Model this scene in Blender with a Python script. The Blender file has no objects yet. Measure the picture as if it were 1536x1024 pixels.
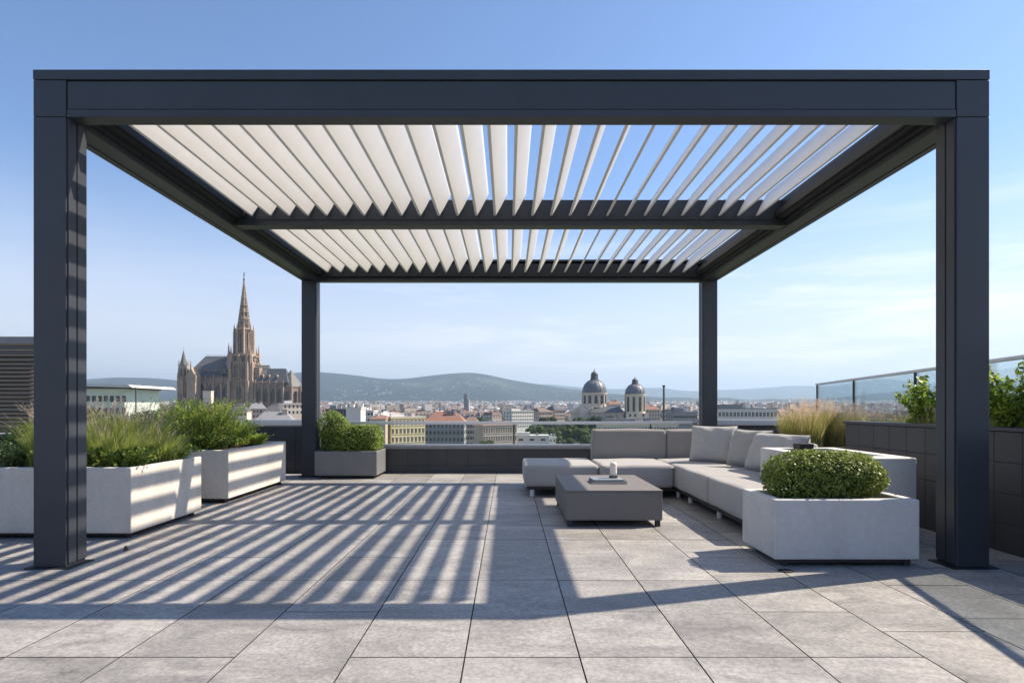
import bpy, bmesh, math, random
import numpy as np
from mathutils import Vector, Matrix
random.seed(7); RNG = np.random.default_rng(11)
S = bpy.context.scene
C = S.collection
EYE = 1.1; F = 900.0; CX = 762.0; HY = 610.0
def R(a): return math.radians(a)
def PX(x, d): return (x - CX) * d / F
def PZ(y, d): return EYE + (HY - y) * d / F

# ------------------------------------------------------------------ materials
def newmat(name):
    m = bpy.data.materials.new(name); m.use_nodes = True
    nt = m.node_tree; nt.nodes.clear()
    out = nt.nodes.new('ShaderNodeOutputMaterial')
    return m, nt, out
def N(nt, t, **kw):
    n = nt.nodes.new(t)
    for k, v in kw.items():
        if k.startswith('i_'): n.inputs[k[2:].replace('_', ' ')].default_value = v
        else: setattr(n, k, v)
    return n
def L(nt, a, b): nt.links.new(a, b)
def ramp(nt, fac, stops):
    r = nt.nodes.new('ShaderNodeValToRGB'); e = r.color_ramp.elements
    while len(e) < len(stops): e.new(0.5)
    for k, (p, c) in enumerate(stops):
        e[k].position = p; e[k].color = (c[0], c[1], c[2], 1)
    L(nt, fac, r.inputs['Fac']); return r
def sc(c, k): return tuple(max(0, min(1, v * k)) for v in c)
def pmat(name, base, rough=0.6, metal=0.0, ns=6.0, amt=0.12, bump=0.0, bs=200.0, coat=0.0, spec=0.5, ns2=None, streak=None, rnd=0.0, sheen=0.0):
    m, nt, out = newmat(name)
    p = N(nt, 'ShaderNodeBsdfPrincipled'); L(nt, p.outputs[0], out.inputs[0])
    tc = N(nt, 'ShaderNodeTexCoord')
    co = tc.outputs['Object']
    if streak:
        mp = N(nt, 'ShaderNodeMapping'); mp.inputs['Scale'].default_value = streak
        L(nt, co, mp.inputs['Vector']); cn = mp.outputs[0]
    else: cn = co
    n = N(nt, 'ShaderNodeTexNoise'); n.inputs['Scale'].default_value = ns; n.inputs['Detail'].default_value = 6; n.inputs['Roughness'].default_value = .65
    L(nt, cn, n.inputs['Vector'])
    fac = n.outputs['Fac']
    if ns2:
        n2 = N(nt, 'ShaderNodeTexNoise'); n2.inputs['Scale'].default_value = ns2; n2.inputs['Detail'].default_value = 3
        L(nt, co, n2.inputs['Vector'])
        mx = N(nt, 'ShaderNodeMix'); mx.inputs[0].default_value = .45
        L(nt, n.outputs['Fac'], mx.inputs[2]); L(nt, n2.outputs['Fac'], mx.inputs[3]); fac = mx.outputs[0]
    r = ramp(nt, fac, [(0.28, sc(base, 1 - amt)), (0.72, sc(base, 1 + amt))])
    col = r.outputs[0]
    if rnd:
        at = N(nt, 'ShaderNodeAttribute', attribute_name='rnd')
        mr = N(nt, 'ShaderNodeMapRange'); mr.inputs[3].default_value = 1 - rnd; mr.inputs[4].default_value = 1 + rnd
        L(nt, at.outputs['Fac'], mr.inputs[0])
        vm = N(nt, 'ShaderNodeVectorMath', operation='SCALE'); L(nt, col, vm.inputs[0]); L(nt, mr.outputs[0], vm.inputs['Scale']); col = vm.outputs[0]
    L(nt, col, p.inputs['Base Color'])
    rr = N(nt, 'ShaderNodeMapRange'); rr.inputs[3].default_value = max(0, rough - .08); rr.inputs[4].default_value = min(1, rough + .08)
    L(nt, fac, rr.inputs[0]); L(nt, rr.outputs[0], p.inputs['Roughness'])
    p.inputs['Metallic'].default_value = metal
    p.inputs['Specular IOR Level'].default_value = spec
    if coat: p.inputs['Coat Weight'].default_value = coat; p.inputs['Coat Roughness'].default_value = .25
    if sheen: p.inputs['Sheen Weight'].default_value = sheen; p.inputs['Sheen Roughness'].default_value = .5
    if bump:
        nb = N(nt, 'ShaderNodeTexNoise'); nb.inputs['Scale'].default_value = bs; nb.inputs['Detail'].default_value = 3
        L(nt, co, nb.inputs['Vector'])
        b = N(nt, 'ShaderNodeBump'); b.inputs['Strength'].default_value = bump; b.inputs['Distance'].default_value = .004
        L(nt, nb.outputs['Fac'], b.inputs['Height']); L(nt, b.outputs[0], p.inputs['Normal'])
    return m
def leafmat(name, dark, light, tr=.3, rough=.5, extra=None):
    m, nt, out = newmat(name)
    at = N(nt, 'ShaderNodeAttribute', attribute_name='rnd')
    stops = [(0.0, dark), (0.75, light)]
    if extra: stops.append((0.97, extra))
    r = ramp(nt, at.outputs['Fac'], stops)
    p = N(nt, 'ShaderNodeBsdfPrincipled'); L(nt, r.outputs[0], p.inputs['Base Color']); p.inputs['Roughness'].default_value = rough
    p.inputs['Specular IOR Level'].default_value = .35
    t = N(nt, 'ShaderNodeBsdfTranslucent'); L(nt, r.outputs[0], t.inputs['Color'])
    mx = N(nt, 'ShaderNodeMixShader'); mx.inputs[0].default_value = tr
    L(nt, p.outputs[0], mx.inputs[1]); L(nt, t.outputs[0], mx.inputs[2]); L(nt, mx.outputs[0], out.inputs[0])
    return m
def glassmat(name, tint, refl=.06):
    m, nt, out = newmat(name)
    t = N(nt, 'ShaderNodeBsdfTransparent'); t.inputs['Color'].default_value = (*tint, 1)
    g = N(nt, 'ShaderNodeBsdfGlossy'); g.inputs['Roughness'].default_value = .02; g.inputs['Color'].default_value = (.9, .95, 1, 1)
    fr = N(nt, 'ShaderNodeFresnel'); fr.inputs['IOR'].default_value = 1.45
    mu = N(nt, 'ShaderNodeMath', operation='MULTIPLY'); mu.inputs[1].default_value = .55
    L(nt, fr.outputs[0], mu.inputs[0])
    mx = N(nt, 'ShaderNodeMixShader'); L(nt, mu.outputs[0], mx.inputs[0])
    L(nt, t.outputs[0], mx.inputs[1]); L(nt, g.outputs[0], mx.inputs[2]); L(nt, mx.outputs[0], out.inputs[0])
    return m
def facade(name, wall, win=(.06, .07, .08), pu=2.8, pv=3.3, wu=.42, wv=.5):
    """far house wall: rows of windows in object space"""
    m, nt, out = newmat(name)
    tc = N(nt, 'ShaderNodeTexCoord'); sx = N(nt, 'ShaderNodeSeparateXYZ'); L(nt, tc.outputs['Object'], sx.inputs[0])
    def M(op, a, b=None, c=None):
        n = N(nt, 'ShaderNodeMath', operation=op)
        for k, v in enumerate((a, b, c)):
            if v is None: continue
            if isinstance(v, (int, float)): n.inputs[k].default_value = v
            else: L(nt, v, n.inputs[k])
        return n.outputs[0]
    u = M('ADD', sx.outputs[0], sx.outputs[1])
    fu = M('FRACT', M('DIVIDE', M('ADD', u, 500), pu)); fv = M('FRACT', M('DIVIDE', M('ADD', sx.outputs[2], 330), pv))
    a = M('LESS_THAN', M('ABSOLUTE', M('SUBTRACT', fu, .5)), wu / 2); b = M('LESS_THAN', M('ABSOLUTE', M('SUBTRACT', fv, .5)), wv / 2)
    f = M('MULTIPLY', a, b)
    oi = N(nt, 'ShaderNodeObjectInfo')
    nz = N(nt, 'ShaderNodeTexNoise'); nz.inputs['Scale'].default_value = .15; L(nt, tc.outputs['Object'], nz.inputs['Vector'])
    r = ramp(nt, nz.outputs['Fac'], [(.3, sc(wall, .85)), (.7, sc(wall, 1.12))])
    mx = N(nt, 'ShaderNodeMix', data_type='RGBA'); L(nt, f, mx.inputs[0]); L(nt, r.outputs[0], mx.inputs[6]); mx.inputs[7].default_value = (*win, 1)
    p = N(nt, 'ShaderNodeBsdfPrincipled'); L(nt, mx.outputs[2], p.inputs['Base Color']); p.inputs['Roughness'].default_value = .8
    L(nt, p.outputs[0], out.inputs[0])
    return m

M = {}
M['alu'] = pmat('anthracite powder coat', (.036, .042, .053), .42, .1, 2.2, .16, .25, 900, spec=.5)
M['alu_dark'] = pmat('dark channel coat', (.018, .021, .027), .5, .1, 3, .08, .2, 900)
M['louvre'] = pmat('white louvre coat', (.74, .745, .75), .45, 0, 2, .04, .15, 600)
M['concrete'] = pmat('cast concrete', (.50, .475, .44), .82, 0, 2.2, .10, .5, 120, ns2=24)
M['concrete_cool'] = pmat('cool grey concrete', (.47, .465, .455), .82, 0, 2.0, .09, .55, 130, ns2=26)
def concmat(name, base):
    m = pmat(name, base, .82, 0, 2.2, .13, .5, 120, ns2=24); nt = m.node_tree; p = [n for n in nt.nodes if n.type == 'BSDF_PRINCIPLED'][0]
    src = p.inputs['Base Color'].links[0].from_socket; tc = [n for n in nt.nodes if n.type == 'TEX_COORD'][0]
    v = N(nt, 'ShaderNodeTexVoronoi'); v.inputs['Scale'].default_value = 38; L(nt, tc.outputs['Object'], v.inputs['Vector'])
    r1 = ramp(nt, v.outputs['Distance'], [(.05, (.45, .45, .45)), (.11, (1, 1, 1))])
    n5 = N(nt, 'ShaderNodeTexNoise'); n5.inputs['Scale'].default_value = 9; L(nt, tc.outputs['Object'], n5.inputs['Vector'])
    g5 = ramp(nt, n5.outputs['Fac'], [(.52, (0, 0, 0)), (.62, (1, 1, 1))])
    m5 = N(nt, 'ShaderNodeMix', data_type='RGBA', blend_type='MULTIPLY'); L(nt, g5.outputs[0], m5.inputs[0]); L(nt, src, m5.inputs[6]); L(nt, r1.outputs[0], m5.inputs[7])
    mp = N(nt, 'ShaderNodeMapping'); mp.inputs['Scale'].default_value = (3, 3, .8); L(nt, tc.outputs['Object'], mp.inputs[0])
    n6 = N(nt, 'ShaderNodeTexNoise'); n6.inputs['Scale'].default_value = 1.6; n6.inputs['Detail'].default_value = 5; L(nt, mp.outputs[0], n6.inputs['Vector'])
    r6 = ramp(nt, n6.outputs['Fac'], [(.33, (.88, .875, .86)), (.5, (1, 1, 1))])
    m6 = N(nt, 'ShaderNodeMix', data_type='RGBA', blend_type='MULTIPLY'); m6.inputs[0].default_value = .8; L(nt, m5.outputs[2], m6.inputs[6]); L(nt, r6.outputs[0], m6.inputs[7])
    L(nt, m6.outputs[2], p.inputs['Base Color']); return m
M['concrete'] = concmat('cast concrete', (.58, .54, .49)); M['concrete_cool'] = concmat('cool grey concrete', (.53, .525, .515))
M['metal_planter'] = pmat('grey metal planter', (.17, .17, .175), .5, .1, 5, .08, .2, 500)
M['black'] = pmat('black plinth', (.02, .02, .022), .6, 0, 5, .1)
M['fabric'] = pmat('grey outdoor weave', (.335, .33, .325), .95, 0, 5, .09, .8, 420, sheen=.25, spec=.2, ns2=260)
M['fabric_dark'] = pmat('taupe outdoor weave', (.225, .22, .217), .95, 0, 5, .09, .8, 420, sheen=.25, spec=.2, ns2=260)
M['pillow'] = pmat('light grey pillow weave', (.385, .38, .378), .95, 0, 14, .07, .8, 460, sheen=.3, spec=.2)
M['table'] = pmat('taupe table board', (.145, .135, .13), .62, 0, 7, .06, .3, 300)
M['cladding'] = pmat('anthracite wall tile', (.033, .036, .042), .5, 0, 5, .16, .5, 160, rnd=.09)
M['cap'] = pmat('grey coping', (.21, .21, .215), .6, 0, 5, .1, .3, 160)
M['steel'] = pmat('brushed steel rail', (.62, .63, .65), .4, .35, 20, .06)
M['soil'] = pmat('planting soil', (.045, .033, .024), 1, 0, 40, .4, 1.0, 90)
M['glass'] = glassmat('railing glass', (.945, .975, .965))
M['candle'] = pmat('candle wax', (.72, .66, .58), .5, 0, 20, .05)
M['candle_glass'] = pmat('smoked glass base', (.07, .06, .055), .2, 0, 8, .1)
M['book_dark'] = pmat('dark book cover', (.05, .055, .06), .5, 0, 12, .1)
M['book_blue'] = pmat('slate book cover', (.20, .23, .26), .5, 0, 12, .1)
M['paper'] = pmat('book pages', (.6, .58, .54), .9, 0, 60, .08)
M['boxwood'] = leafmat('boxwood leaves', (.045, .075, .014), (.25, .32, .06), .4, .42, (.42, .46, .16))
M['hedge'] = leafmat('hedge leaves', (.06, .11, .02), (.26, .35, .07), .45, .5, (.24, .28, .10))
M['grass'] = leafmat('grass blades', (.24, .31, .05), (.56, .62, .16), .55, .5, (.42, .40, .18))
M['fluffy'] = leafmat('feathery leaves', (.17, .27, .035), (.48, .58, .12), .55, .5, (.34, .40, .14))
M['seed'] = leafmat('seed heads', (.46, .34, .24), (.76, .62, .48), .4, .8)
M['straw'] = leafmat('straw grass', (.13, .20, .035), (.46, .43, .14), .45, .6, (.72, .50, .34))
M['sagel'] = leafmat('pale herb leaves', (.08, .13, .05), (.24, .32, .14), .35, .6)
M['bigleaf'] = leafmat('broad leaves', (.09, .16, .02), (.36, .48, .07), .5, .4)
M['twig'] = pmat('twig bark', (.10, .075, .05), .9, 0, 30, .2)
M['core'] = pmat('dark shrub filler', (.022, .032, .012), 1, 0, 30, .4)  # for the dark blob added inside shrubs to block see-through
M['treeleaf'] = leafmat('tree leaves', (.028, .058, .016), (.10, .155, .035), .2, .6)
M['treeleaf_dark'] = leafmat('dark tree leaves', (.02, .045, .018), (.06, .10, .035), .2, .6)
M['stone'] = pmat('weathered sandstone', (.35, .27, .205), .9, 0, .25, .38, ns2=1.2)
M['stone_dark'] = pmat('darker sandstone', (.27, .21, .17), .9, 0, .25, .35, ns2=1.2)  # darker tone of the sandstone above
M['slate'] = pmat('slate roof', (.125, .125, .12), .6, 0, .12, .18, ns2=1.0)
M['slate_blue'] = pmat('blue slate roof', (.065, .075, .082), .55, 0, .12, .15, ns2=1.0)
M['void'] = pmat('dark window glass', (.035, .038, .045), .25, 0, 1, .2)
M['copper'] = pmat('dark dome copper', (.15, .16, .175), .5, .1, .2, .15, ns2=1.2)
M['plaster'] = pmat('cream plaster', (.68, .58, .47), .85, 0, .3, .08, ns2=2)
M['yellow'] = pmat('yellow plaster', (.64, .52, .30), .85, 0, .3, .07, ns2=2)
M['white_wall'] = pmat('white render', (.62, .60, .57), .8, 0, .3, .06)
M['pinkstone'] = pmat('pinkish stone', (.46, .37, .31), .85, 0, .3, .12)
M['greywall'] = pmat('grey render', (.24, .25, .26), .8, 0, .3, .1)
M['darkwall'] = pmat('dark cladding', (.06, .065, .08), .6, 0, .3, .1)
M['greenglass'] = pmat('pale green facade glass', (.55, .62, .55), .35, 0, .3, .1)
M['roof_red'] = pmat('terracotta roof', (.24, .125, .088), .85, 0, .35, .25, ns2=2)
M['roof_brown'] = pmat('brown tile roof', (.17, .12, .10), .85, 0, .35, .25, ns2=2)
M['roof_grey'] = pmat('grey sheet roof', (.20, .21, .22), .7, 0, .35, .15, ns2=2)
M['roof_dark'] = pmat('dark slate roof', (.085, .085, .095), .7, 0, .35, .2, ns2=2)
M['roof_white'] = pmat('pale flat roof', (.55, .54, .52), .8, 0, .35, .1, ns2=2)
M['f_cream'] = facade('cream house front', (.55, .47, .37))
M['f_white'] = facade('white house front', (.62, .60, .57))
M['f_pink'] = facade('pinkish house front', (.52, .39, .32))
M['f_grey'] = facade('grey house front', (.34, .33, .32))
M['f_beige'] = facade('beige house front', (.46, .37, .28))
M['louv_bldg'] = pmat('taupe slat metal', (.30, .245, .19), .6, .1, 3, .08)

# terrace tiles
def tilemat():
    m, nt, out = newmat('porcelain terrace tile')
    p = N(nt, 'ShaderNodeBsdfPrincipled'); L(nt, p.outputs[0], out.inputs[0])
    tc = N(nt, 'ShaderNodeTexCoord'); at = N(nt, 'ShaderNodeAttribute', attribute_name='rnd')
    cmb = N(nt, 'ShaderNodeCombineXYZ')
    mu = N(nt, 'ShaderNodeMath', operation='MULTIPLY'); mu.inputs[1].default_value = 37.0; L(nt, at.outputs['Fac'], mu.inputs[0])
    L(nt, mu.outputs[0], cmb.inputs[2]); L(nt, mu.outputs[0], cmb.inputs[0])
    ad = N(nt, 'ShaderNodeVectorMath', operation='ADD'); L(nt, tc.outputs['Object'], ad.inputs[0]); L(nt, cmb.outputs[0], ad.inputs[1])
    mp = N(nt, 'ShaderNodeMapping'); mp.inputs['Scale'].default_value = (1.0, 2.3, 1); mp.inputs['Rotation'].default_value = (0, 0, .5); L(nt, ad.outputs[0], mp.inputs[0])
    n1 = N(nt, 'ShaderNodeTexNoise'); n1.inputs['Scale'].default_value = 1.7; n1.inputs['Detail'].default_value = 7; n1.inputs['Roughness'].default_value = .68; n1.inputs['Distortion'].default_value = 1.0
    L(nt, mp.outputs[0], n1.inputs['Vector'])
    n2 = N(nt, 'ShaderNodeTexNoise'); n2.inputs['Scale'].default_value = 45; n2.inputs['Detail'].default_value = 4; n2.inputs['Roughness'].default_value = .75
    L(nt, ad.outputs[0], n2.inputs['Vector'])
    n3 = N(nt, 'ShaderNodeTexNoise'); n3.inputs['Scale'].default_value = .7; n3.inputs['Detail'].default_value = 3; L(nt, tc.outputs['Object'], n3.inputs['Vector'])
    r1 = ramp(nt, n1.outputs['Fac'], [(.25, (.18, .175, .168)), (.40, (.29, .282, .27)), (.54, (.375, .363, .347)), (.74, (.49, .475, .45))])
    r2 = ramp(nt, n2.outputs['Fac'], [(.34, (.60, .60, .61)), (.62, (1.0, 1.0, 1.0))])
    r3 = ramp(nt, n3.outputs['Fac'], [(.3, (.86, .86, .87)), (.65, (1.0, 1.0, 1.0))])
    a = N(nt, 'ShaderNodeMix', data_type='RGBA', blend_type='MULTIPLY'); a.inputs[0].default_value = 1
    L(nt, r1.outputs[0], a.inputs[6]); L(nt, r2.outputs[0], a.inputs[7])
    b = N(nt, 'ShaderNodeMix', data_type='RGBA', blend_type='MULTIPLY'); b.inputs[0].default_value = 1
    L(nt, a.outputs[2], b.inputs[6]); L(nt, r3.outputs[0], b.inputs[7])
    mr = N(nt, 'ShaderNodeMapRange'); mr.inputs[3].default_value = .84; mr.inputs[4].default_value = 1.08; L(nt, at.outputs['Fac'], mr.inputs[0])
    vm = N(nt, 'ShaderNodeVectorMath', operation='SCALE'); L(nt, b.outputs[2], vm.inputs[0]); L(nt, mr.outputs[0], vm.inputs['Scale'])
    L(nt, vm.outputs[0], p.inputs['Base Color'])
    rr = N(nt, 'ShaderNodeMapRange'); rr.inputs[3].default_value = .42; rr.inputs[4].default_value = .68; L(nt, n1.outputs['Fac'], rr.inputs[0]); L(nt, rr.outputs[0], p.inputs['Roughness'])
    bp = N(nt, 'ShaderNodeBump'); bp.inputs['Strength'].default_value = .35; bp.inputs['Distance'].default_value = .002
    L(nt, n2.outputs['Fac'], bp.inputs['Height']); L(nt, bp.outputs[0], p.inputs['Normal'])
    return m
M['tile'] = tilemat()
M['joint'] = pmat('tile joint', (.04, .038, .036), .95, 0, 20, .2)
def groundmat():
    m, nt, out = newmat('city ground'); p = N(nt, 'ShaderNodeBsdfPrincipled'); L(nt, p.outputs[0], out.inputs[0]); p.inputs['Roughness'].default_value = 1
    tc = N(nt, 'ShaderNodeTexCoord'); n = N(nt, 'ShaderNodeTexNoise'); n.inputs['Scale'].default_value = .012; n.inputs['Detail'].default_value = 8; n.inputs['Roughness'].default_value = .7
    L(nt, tc.outputs['Object'], n.inputs['Vector'])
    r = ramp(nt, n.outputs['Fac'], [(.38, (.05, .085, .025)), (.48, (.075, .10, .04)), (.54, (.15, .145, .13)), (.66, (.22, .21, .19))])
    L(nt, r.outputs[0], p.inputs['Base Color']); return m
M['ground'] = groundmat()
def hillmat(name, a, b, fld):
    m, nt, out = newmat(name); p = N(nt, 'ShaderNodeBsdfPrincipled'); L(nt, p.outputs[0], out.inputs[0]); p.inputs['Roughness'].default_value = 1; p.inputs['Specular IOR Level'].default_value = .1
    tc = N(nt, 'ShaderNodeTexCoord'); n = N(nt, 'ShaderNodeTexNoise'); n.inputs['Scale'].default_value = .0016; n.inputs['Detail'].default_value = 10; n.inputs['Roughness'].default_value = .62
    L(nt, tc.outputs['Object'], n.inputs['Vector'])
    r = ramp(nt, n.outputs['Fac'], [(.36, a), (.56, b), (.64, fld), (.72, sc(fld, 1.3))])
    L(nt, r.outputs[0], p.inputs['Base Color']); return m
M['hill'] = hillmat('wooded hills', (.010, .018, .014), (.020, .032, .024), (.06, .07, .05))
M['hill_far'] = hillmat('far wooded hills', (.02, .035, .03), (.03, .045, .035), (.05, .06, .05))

# ------------------------------------------------------------------ object helpers
def wloc(o):
    v = Vector((0, 0, 0))
    while o is not None: v += Vector(o.location); o = o.parent
    return v
def tag(o, label=None, cat=None, group=None, kind=None):
    if label: o['label'] = label
    if cat: o['category'] = cat
    if group: o['group'] = group
    if kind: o['kind'] = kind
    return o
def thing(name, loc, label, cat, group=None):
    o = bpy.data.objects.new(name, None); C.objects.link(o); o.location = loc; o.empty_display_size = .2
    return tag(o, label, cat, group)
class MB:
    def __init__(s): s.v = []; s.f = []; s.m = []; s.r = []
    def add(s, vs, fs, mi=0, r=None):
        b = len(s.v); s.v.extend(vs)
        for f in fs: s.f.append(tuple(b + i for i in f)); s.m.append(mi); s.r.append(random.random() if r is None else r)
        return s
    def box(s, x0, x1, y0, y1, z0, z1, mi=0, r=None):
        vs = [(x0,y0,z0),(x1,y0,z0),(x1,y1,z0),(x0,y1,z0),(x0,y0,z1),(x1,y0,z1),(x1,y1,z1),(x0,y1,z1)]
        return s.add(vs, [(0,3,2,1),(4,5,6,7),(0,1,5,4),(1,2,6,5),(2,3,7,6),(3,0,4,7)], mi, random.random() if r is None else r)
    def prism(s, poly, axis, a, b, mi=0):
        """poly: 2d points in the plane without `axis`; extrude from a to b along it"""
        n = len(poly)
        def P(p, t): return {'x': (t, p[0], p[1]), 'y': (p[0], t, p[1]), 'z': (p[0], p[1], t)}[axis]
        vs = [P(p, a) for p in poly] + [P(p, b) for p in poly]
        fs = [tuple(range(n))[::-1], tuple(range(n, 2 * n))] + [(i, (i + 1) % n, n + (i + 1) % n, n + i) for i in range(n)]
        return s.add(vs, fs, mi)
    def lathe(s, cx, cy, prof, n=24, mi=0, rot=0.0, sy=1.0):
        vs = []; fs = []
        for (r, z) in prof:
            for k in range(n):
                a = 2 * math.pi * k / n + rot; vs.append((cx + r * math.cos(a), cy + r * sy * math.sin(a), z))
        for j in range(len(prof) - 1):
            for k in range(n):
                k2 = (k + 1) % n; fs.append((j*n+k, j*n+k2, (j+1)*n+k2, (j+1)*n+k))
        fs.append(tuple(range(n))[::-1]); fs.append(tuple((len(prof)-1)*n + k for k in range(n)))
        return s.add(vs, fs, mi)
    def tube(s, p0, p1, r0, r1=None, n=8, mi=0):
        r1 = r0 if r1 is None else r1; p0 = Vector(p0); p1 = Vector(p1); d = (p1 - p0).normalized()
        u = d.orthogonal().normalized(); w = d.cross(u); vs = []
        for (p, r) in ((p0, r0), (p1, r1)):
            for k in range(n):
                a = 2 * math.pi * k / n; vs.append(tuple(p + u * r * math.cos(a) + w * r * math.sin(a)))
        fs = [(k, (k+1) % n, n + (k+1) % n, n + k) for k in range(n)] + [tuple(range(n))[::-1], tuple(range(n, 2*n))]
        return s.add(vs, fs, mi)
    def build(s, name, mats, parent=None, origin=None, bevel=0, seg=2, smooth=False, fix=True):
        me = bpy.data.meshes.new(name)
        off = wloc(parent) if parent is not None else Vector(origin or (0, 0, 0))
        me.from_pydata([(v[0]-off.x, v[1]-off.y, v[2]-off.z) for v in s.v], [], s.f)
        if not isinstance(mats, (list, tuple)): mats = [mats]
        for m in mats: me.materials.append(m)
        me.polygons.foreach_set('material_index', s.m)
        a = me.attributes.new('rnd', 'FLOAT', 'FACE'); a.data.foreach_set('value', s.r)
        if fix:
            bm = bmesh.new(); bm.from_mesh(me); bmesh.ops.recalc_face_normals(bm, faces=bm.faces); bm.to_mesh(me); bm.free()
        if smooth: me.polygons.foreach_set('use_smooth', [True] * len(me.polygons))
        me.update()
        o = bpy.data.objects.new(name, me); C.objects.link(o)
        if parent is not None: o.parent = parent
        else: o.location = off
        if bevel:
            b = o.modifiers.new('bevel', 'BEVEL'); b.width = bevel; b.segments = seg; b.limit_method = 'ANGLE'; b.angle_limit = R(40); b.harden_normals = False
            if seg > 1: 
                me.polygons.foreach_set('use_smooth', [True] * len(me.polygons)); b.harden_normals = True
        return o
def copy_tree(o, parent=None):
    c = o.copy(); C.objects.link(c)
    if parent is not None: c.parent = parent
    for ch in o.children: copy_tree(ch, c)
    return c

# ------------------------------------------------------------------ terrace floor
COL = .5057; X0 = -.19
fl = MB()
for k in range(-12, 11):
    xa = X0 + COL * k; xb = xa + COL
    ph = 2.64 - 1.17 * 4
    if xa > 1.75: ph += .30 + .18 * (k % 2)
    elif k % 5 == 3: ph += .585
    y = ph
    while y < 10.2:
        cuts = [y, y + 1.17] if random.random() > .38 else [y, y + .585, y + 1.17]
        for a, b in zip(cuts[:-1], cuts[1:]):
            g = .0022; b2 = min(b, 10.25); a2 = max(a, -1.9)
            if b2 - a2 < .05: continue
            dz = random.uniform(-.0005, .0005)
            x0, x1, y0, y1 = xa + g, xb - g, a2 + g, b2 - g; c = .003
            r = random.random()
            vs = [(x0,y0,-.008+dz),(x1,y0,-.008+dz),(x1,y1,-.008+dz),(x0,y1,-.008+dz),(x0+c*.4,y0+c*.4,dz),(x1-c*.4,y0+c*.4,dz),(x1-c*.4,y1-c*.4,dz),(x0+c*.4,y1-c*.4,dz)]
            fl.add(vs, [(4,5,6,7)], 0, r); fl.add(vs, [(0,1,5,4),(1,2,6,5),(2,3,7,6),(3,0,4,7)], 1, r)
        y += 1.17
# joint bed and slab below, plus the block of the building the terrace sits on
fl.box(-6.4, 5.6, -2.0, 10.3, -.3, -.006, 1)
o = fl.build('terrace_floor', [M['tile'], M['joint']], fix=False); tag(o, kind='structure')

# ------------------------------------------------------------------ pergola
XL, XR = -3.236, 3.282; YF, YB = 4.09, 9.40; PW = .222; PD = .19
ZB, ZM, ZT = 3.077, 3.325, 3.395
pg = thing('pergola', (0.023, 6.8, 0), 'large anthracite aluminium pergola with an open white louvre roof over the terrace', 'pergola')
def post(x0, x1, y0, y1, inner):
    m = MB(); m.box(x0, x1, y0, y1, .008, ZB - .003)
    p = m.build('post', M['alu'], pg, bevel=.004)
    # vertical guide channel on the inner side
    xi = x1 if inner > 0 else x0
    c = MB(); yc = y0 + (y1 - y0) * .48
    for a, b in ((y0 + .012, yc - .006), (yc + .006, y1 - .004)):
        c.box(min(xi, xi + inner * .012), max(xi, xi + inner * .012), a, b, .03, ZB - .006)
    c.build('side_channel', M['alu'], p, bevel=.002)
    b = MB(); b.box(x0 - .045, x1 + .045, y0 - .03, y1 + .03, 0, .008); b.build('base_plate', M['alu_dark'], p, bevel=.002, seg=1)
    return p
post(XL, XL + PW, YF, YF + PD, 1); post(XR - PW, XR, YF, YF + PD, -1)
post(XL, XL + PW, YB, YB + PD, 1); post(XR - PW, XR, YB, YB + PD, -1)
# corner blocks + beams
for (x0, x1) in ((XL, XL + PW), (XR - PW, XR)):
    for (y0, y1) in ((YF, YF + PD), (YB, YB + PD)):
        m = MB(); m.box(x0, x1, y0, y1, ZB, ZM); m.build('corner_block', M['alu'], pg, bevel=.003)
def xbeam(y0, y1, name):
    s = 1 if name == 'front_beam' else 1
    m = MB(); a, b = XL + PW + .008, XR - PW - .008
    m.box(a, b, y0 + .004, y1, ZB + .052, ZM - .008)          # main face
    m.box(a, b, y0 - .004, y1 - .002, ZB - .004, ZB + .046)   # lower lip
    m.box(a, b, y0 + .015, y1 - .02, ZB + .040, ZB + .056)    # web in the groove
    m.box(a, b, y0 + .015, y1 - .02, ZM - .010, ZM + .002)
    return m.build('beam', M['alu'], pg, bevel=.002)
fb = xbeam(YF, YF + .12, 'front_beam')
u = MB(); u.box(XL + PW + .10, XR - PW - .10, YF + .121, YF + .16, ZB + .03, ZB + .20); u.build('gutter', M['alu_dark'], fb, bevel=.002)
bb = xbeam(YB + .03, YB + .17, 'back_beam')
u = MB(); u.box(XL + PW + .10, XR - PW - .10, YB - .05, YB + .025, ZB + .06, ZT - .03); u.build('gutter', M['alu_dark'], bb, bevel=.002)
for sgn, xo in ((1, XL), (-1, XR)):
    def bx(m, a, b, y0, y1, z0, z1):
        xa, xb = xo + sgn * a, xo + sgn * b; m.box(min(xa, xb), max(xa, xb), y0, y1, z0, z1)
    m = MB(); y0, y1 = YF + PD + .002, YB - .002
    bx(m, 0, .060, y0, y1, ZB, ZM); bx(m, .072, .222, y0, y1, ZB + .002, ZM); bx(m, .055, .080, y0, y1, ZB + .02, ZM - .01)
    sb = m.build('beam', M['alu'], pg, bevel=.002)
    g = MB(); bx(g, .224, .262, y0, y1, ZB + .05, ZT - .07); bx(g, .263, .330, y0, y1, ZB + .085, ZB + .13); bx(g, .263, .275, y0, y1, ZB + .13, ZT - .03)
    bx(g, .331, .36, y0, y1, ZB + .10, ZB + .16)
    g.build('gutter', M['alu_dark'], sb, bevel=.002)
# top cap ring
m = MB(); zc0 = ZM + .004
m.box(XL, XR, YF - .004, YF + .24, zc0, ZT); m.box(XL, XR, YB - .05, YB + PD + .004, zc0, ZT)
m.box(XL, XL + .26, YF + .2405, YB - .0505, zc0, ZT); m.box(XR - .26, XR, YF + .2405, YB - .0505, zc0, ZT)
m.build('roof_cap', M['alu'], pg, bevel=.002)
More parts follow.
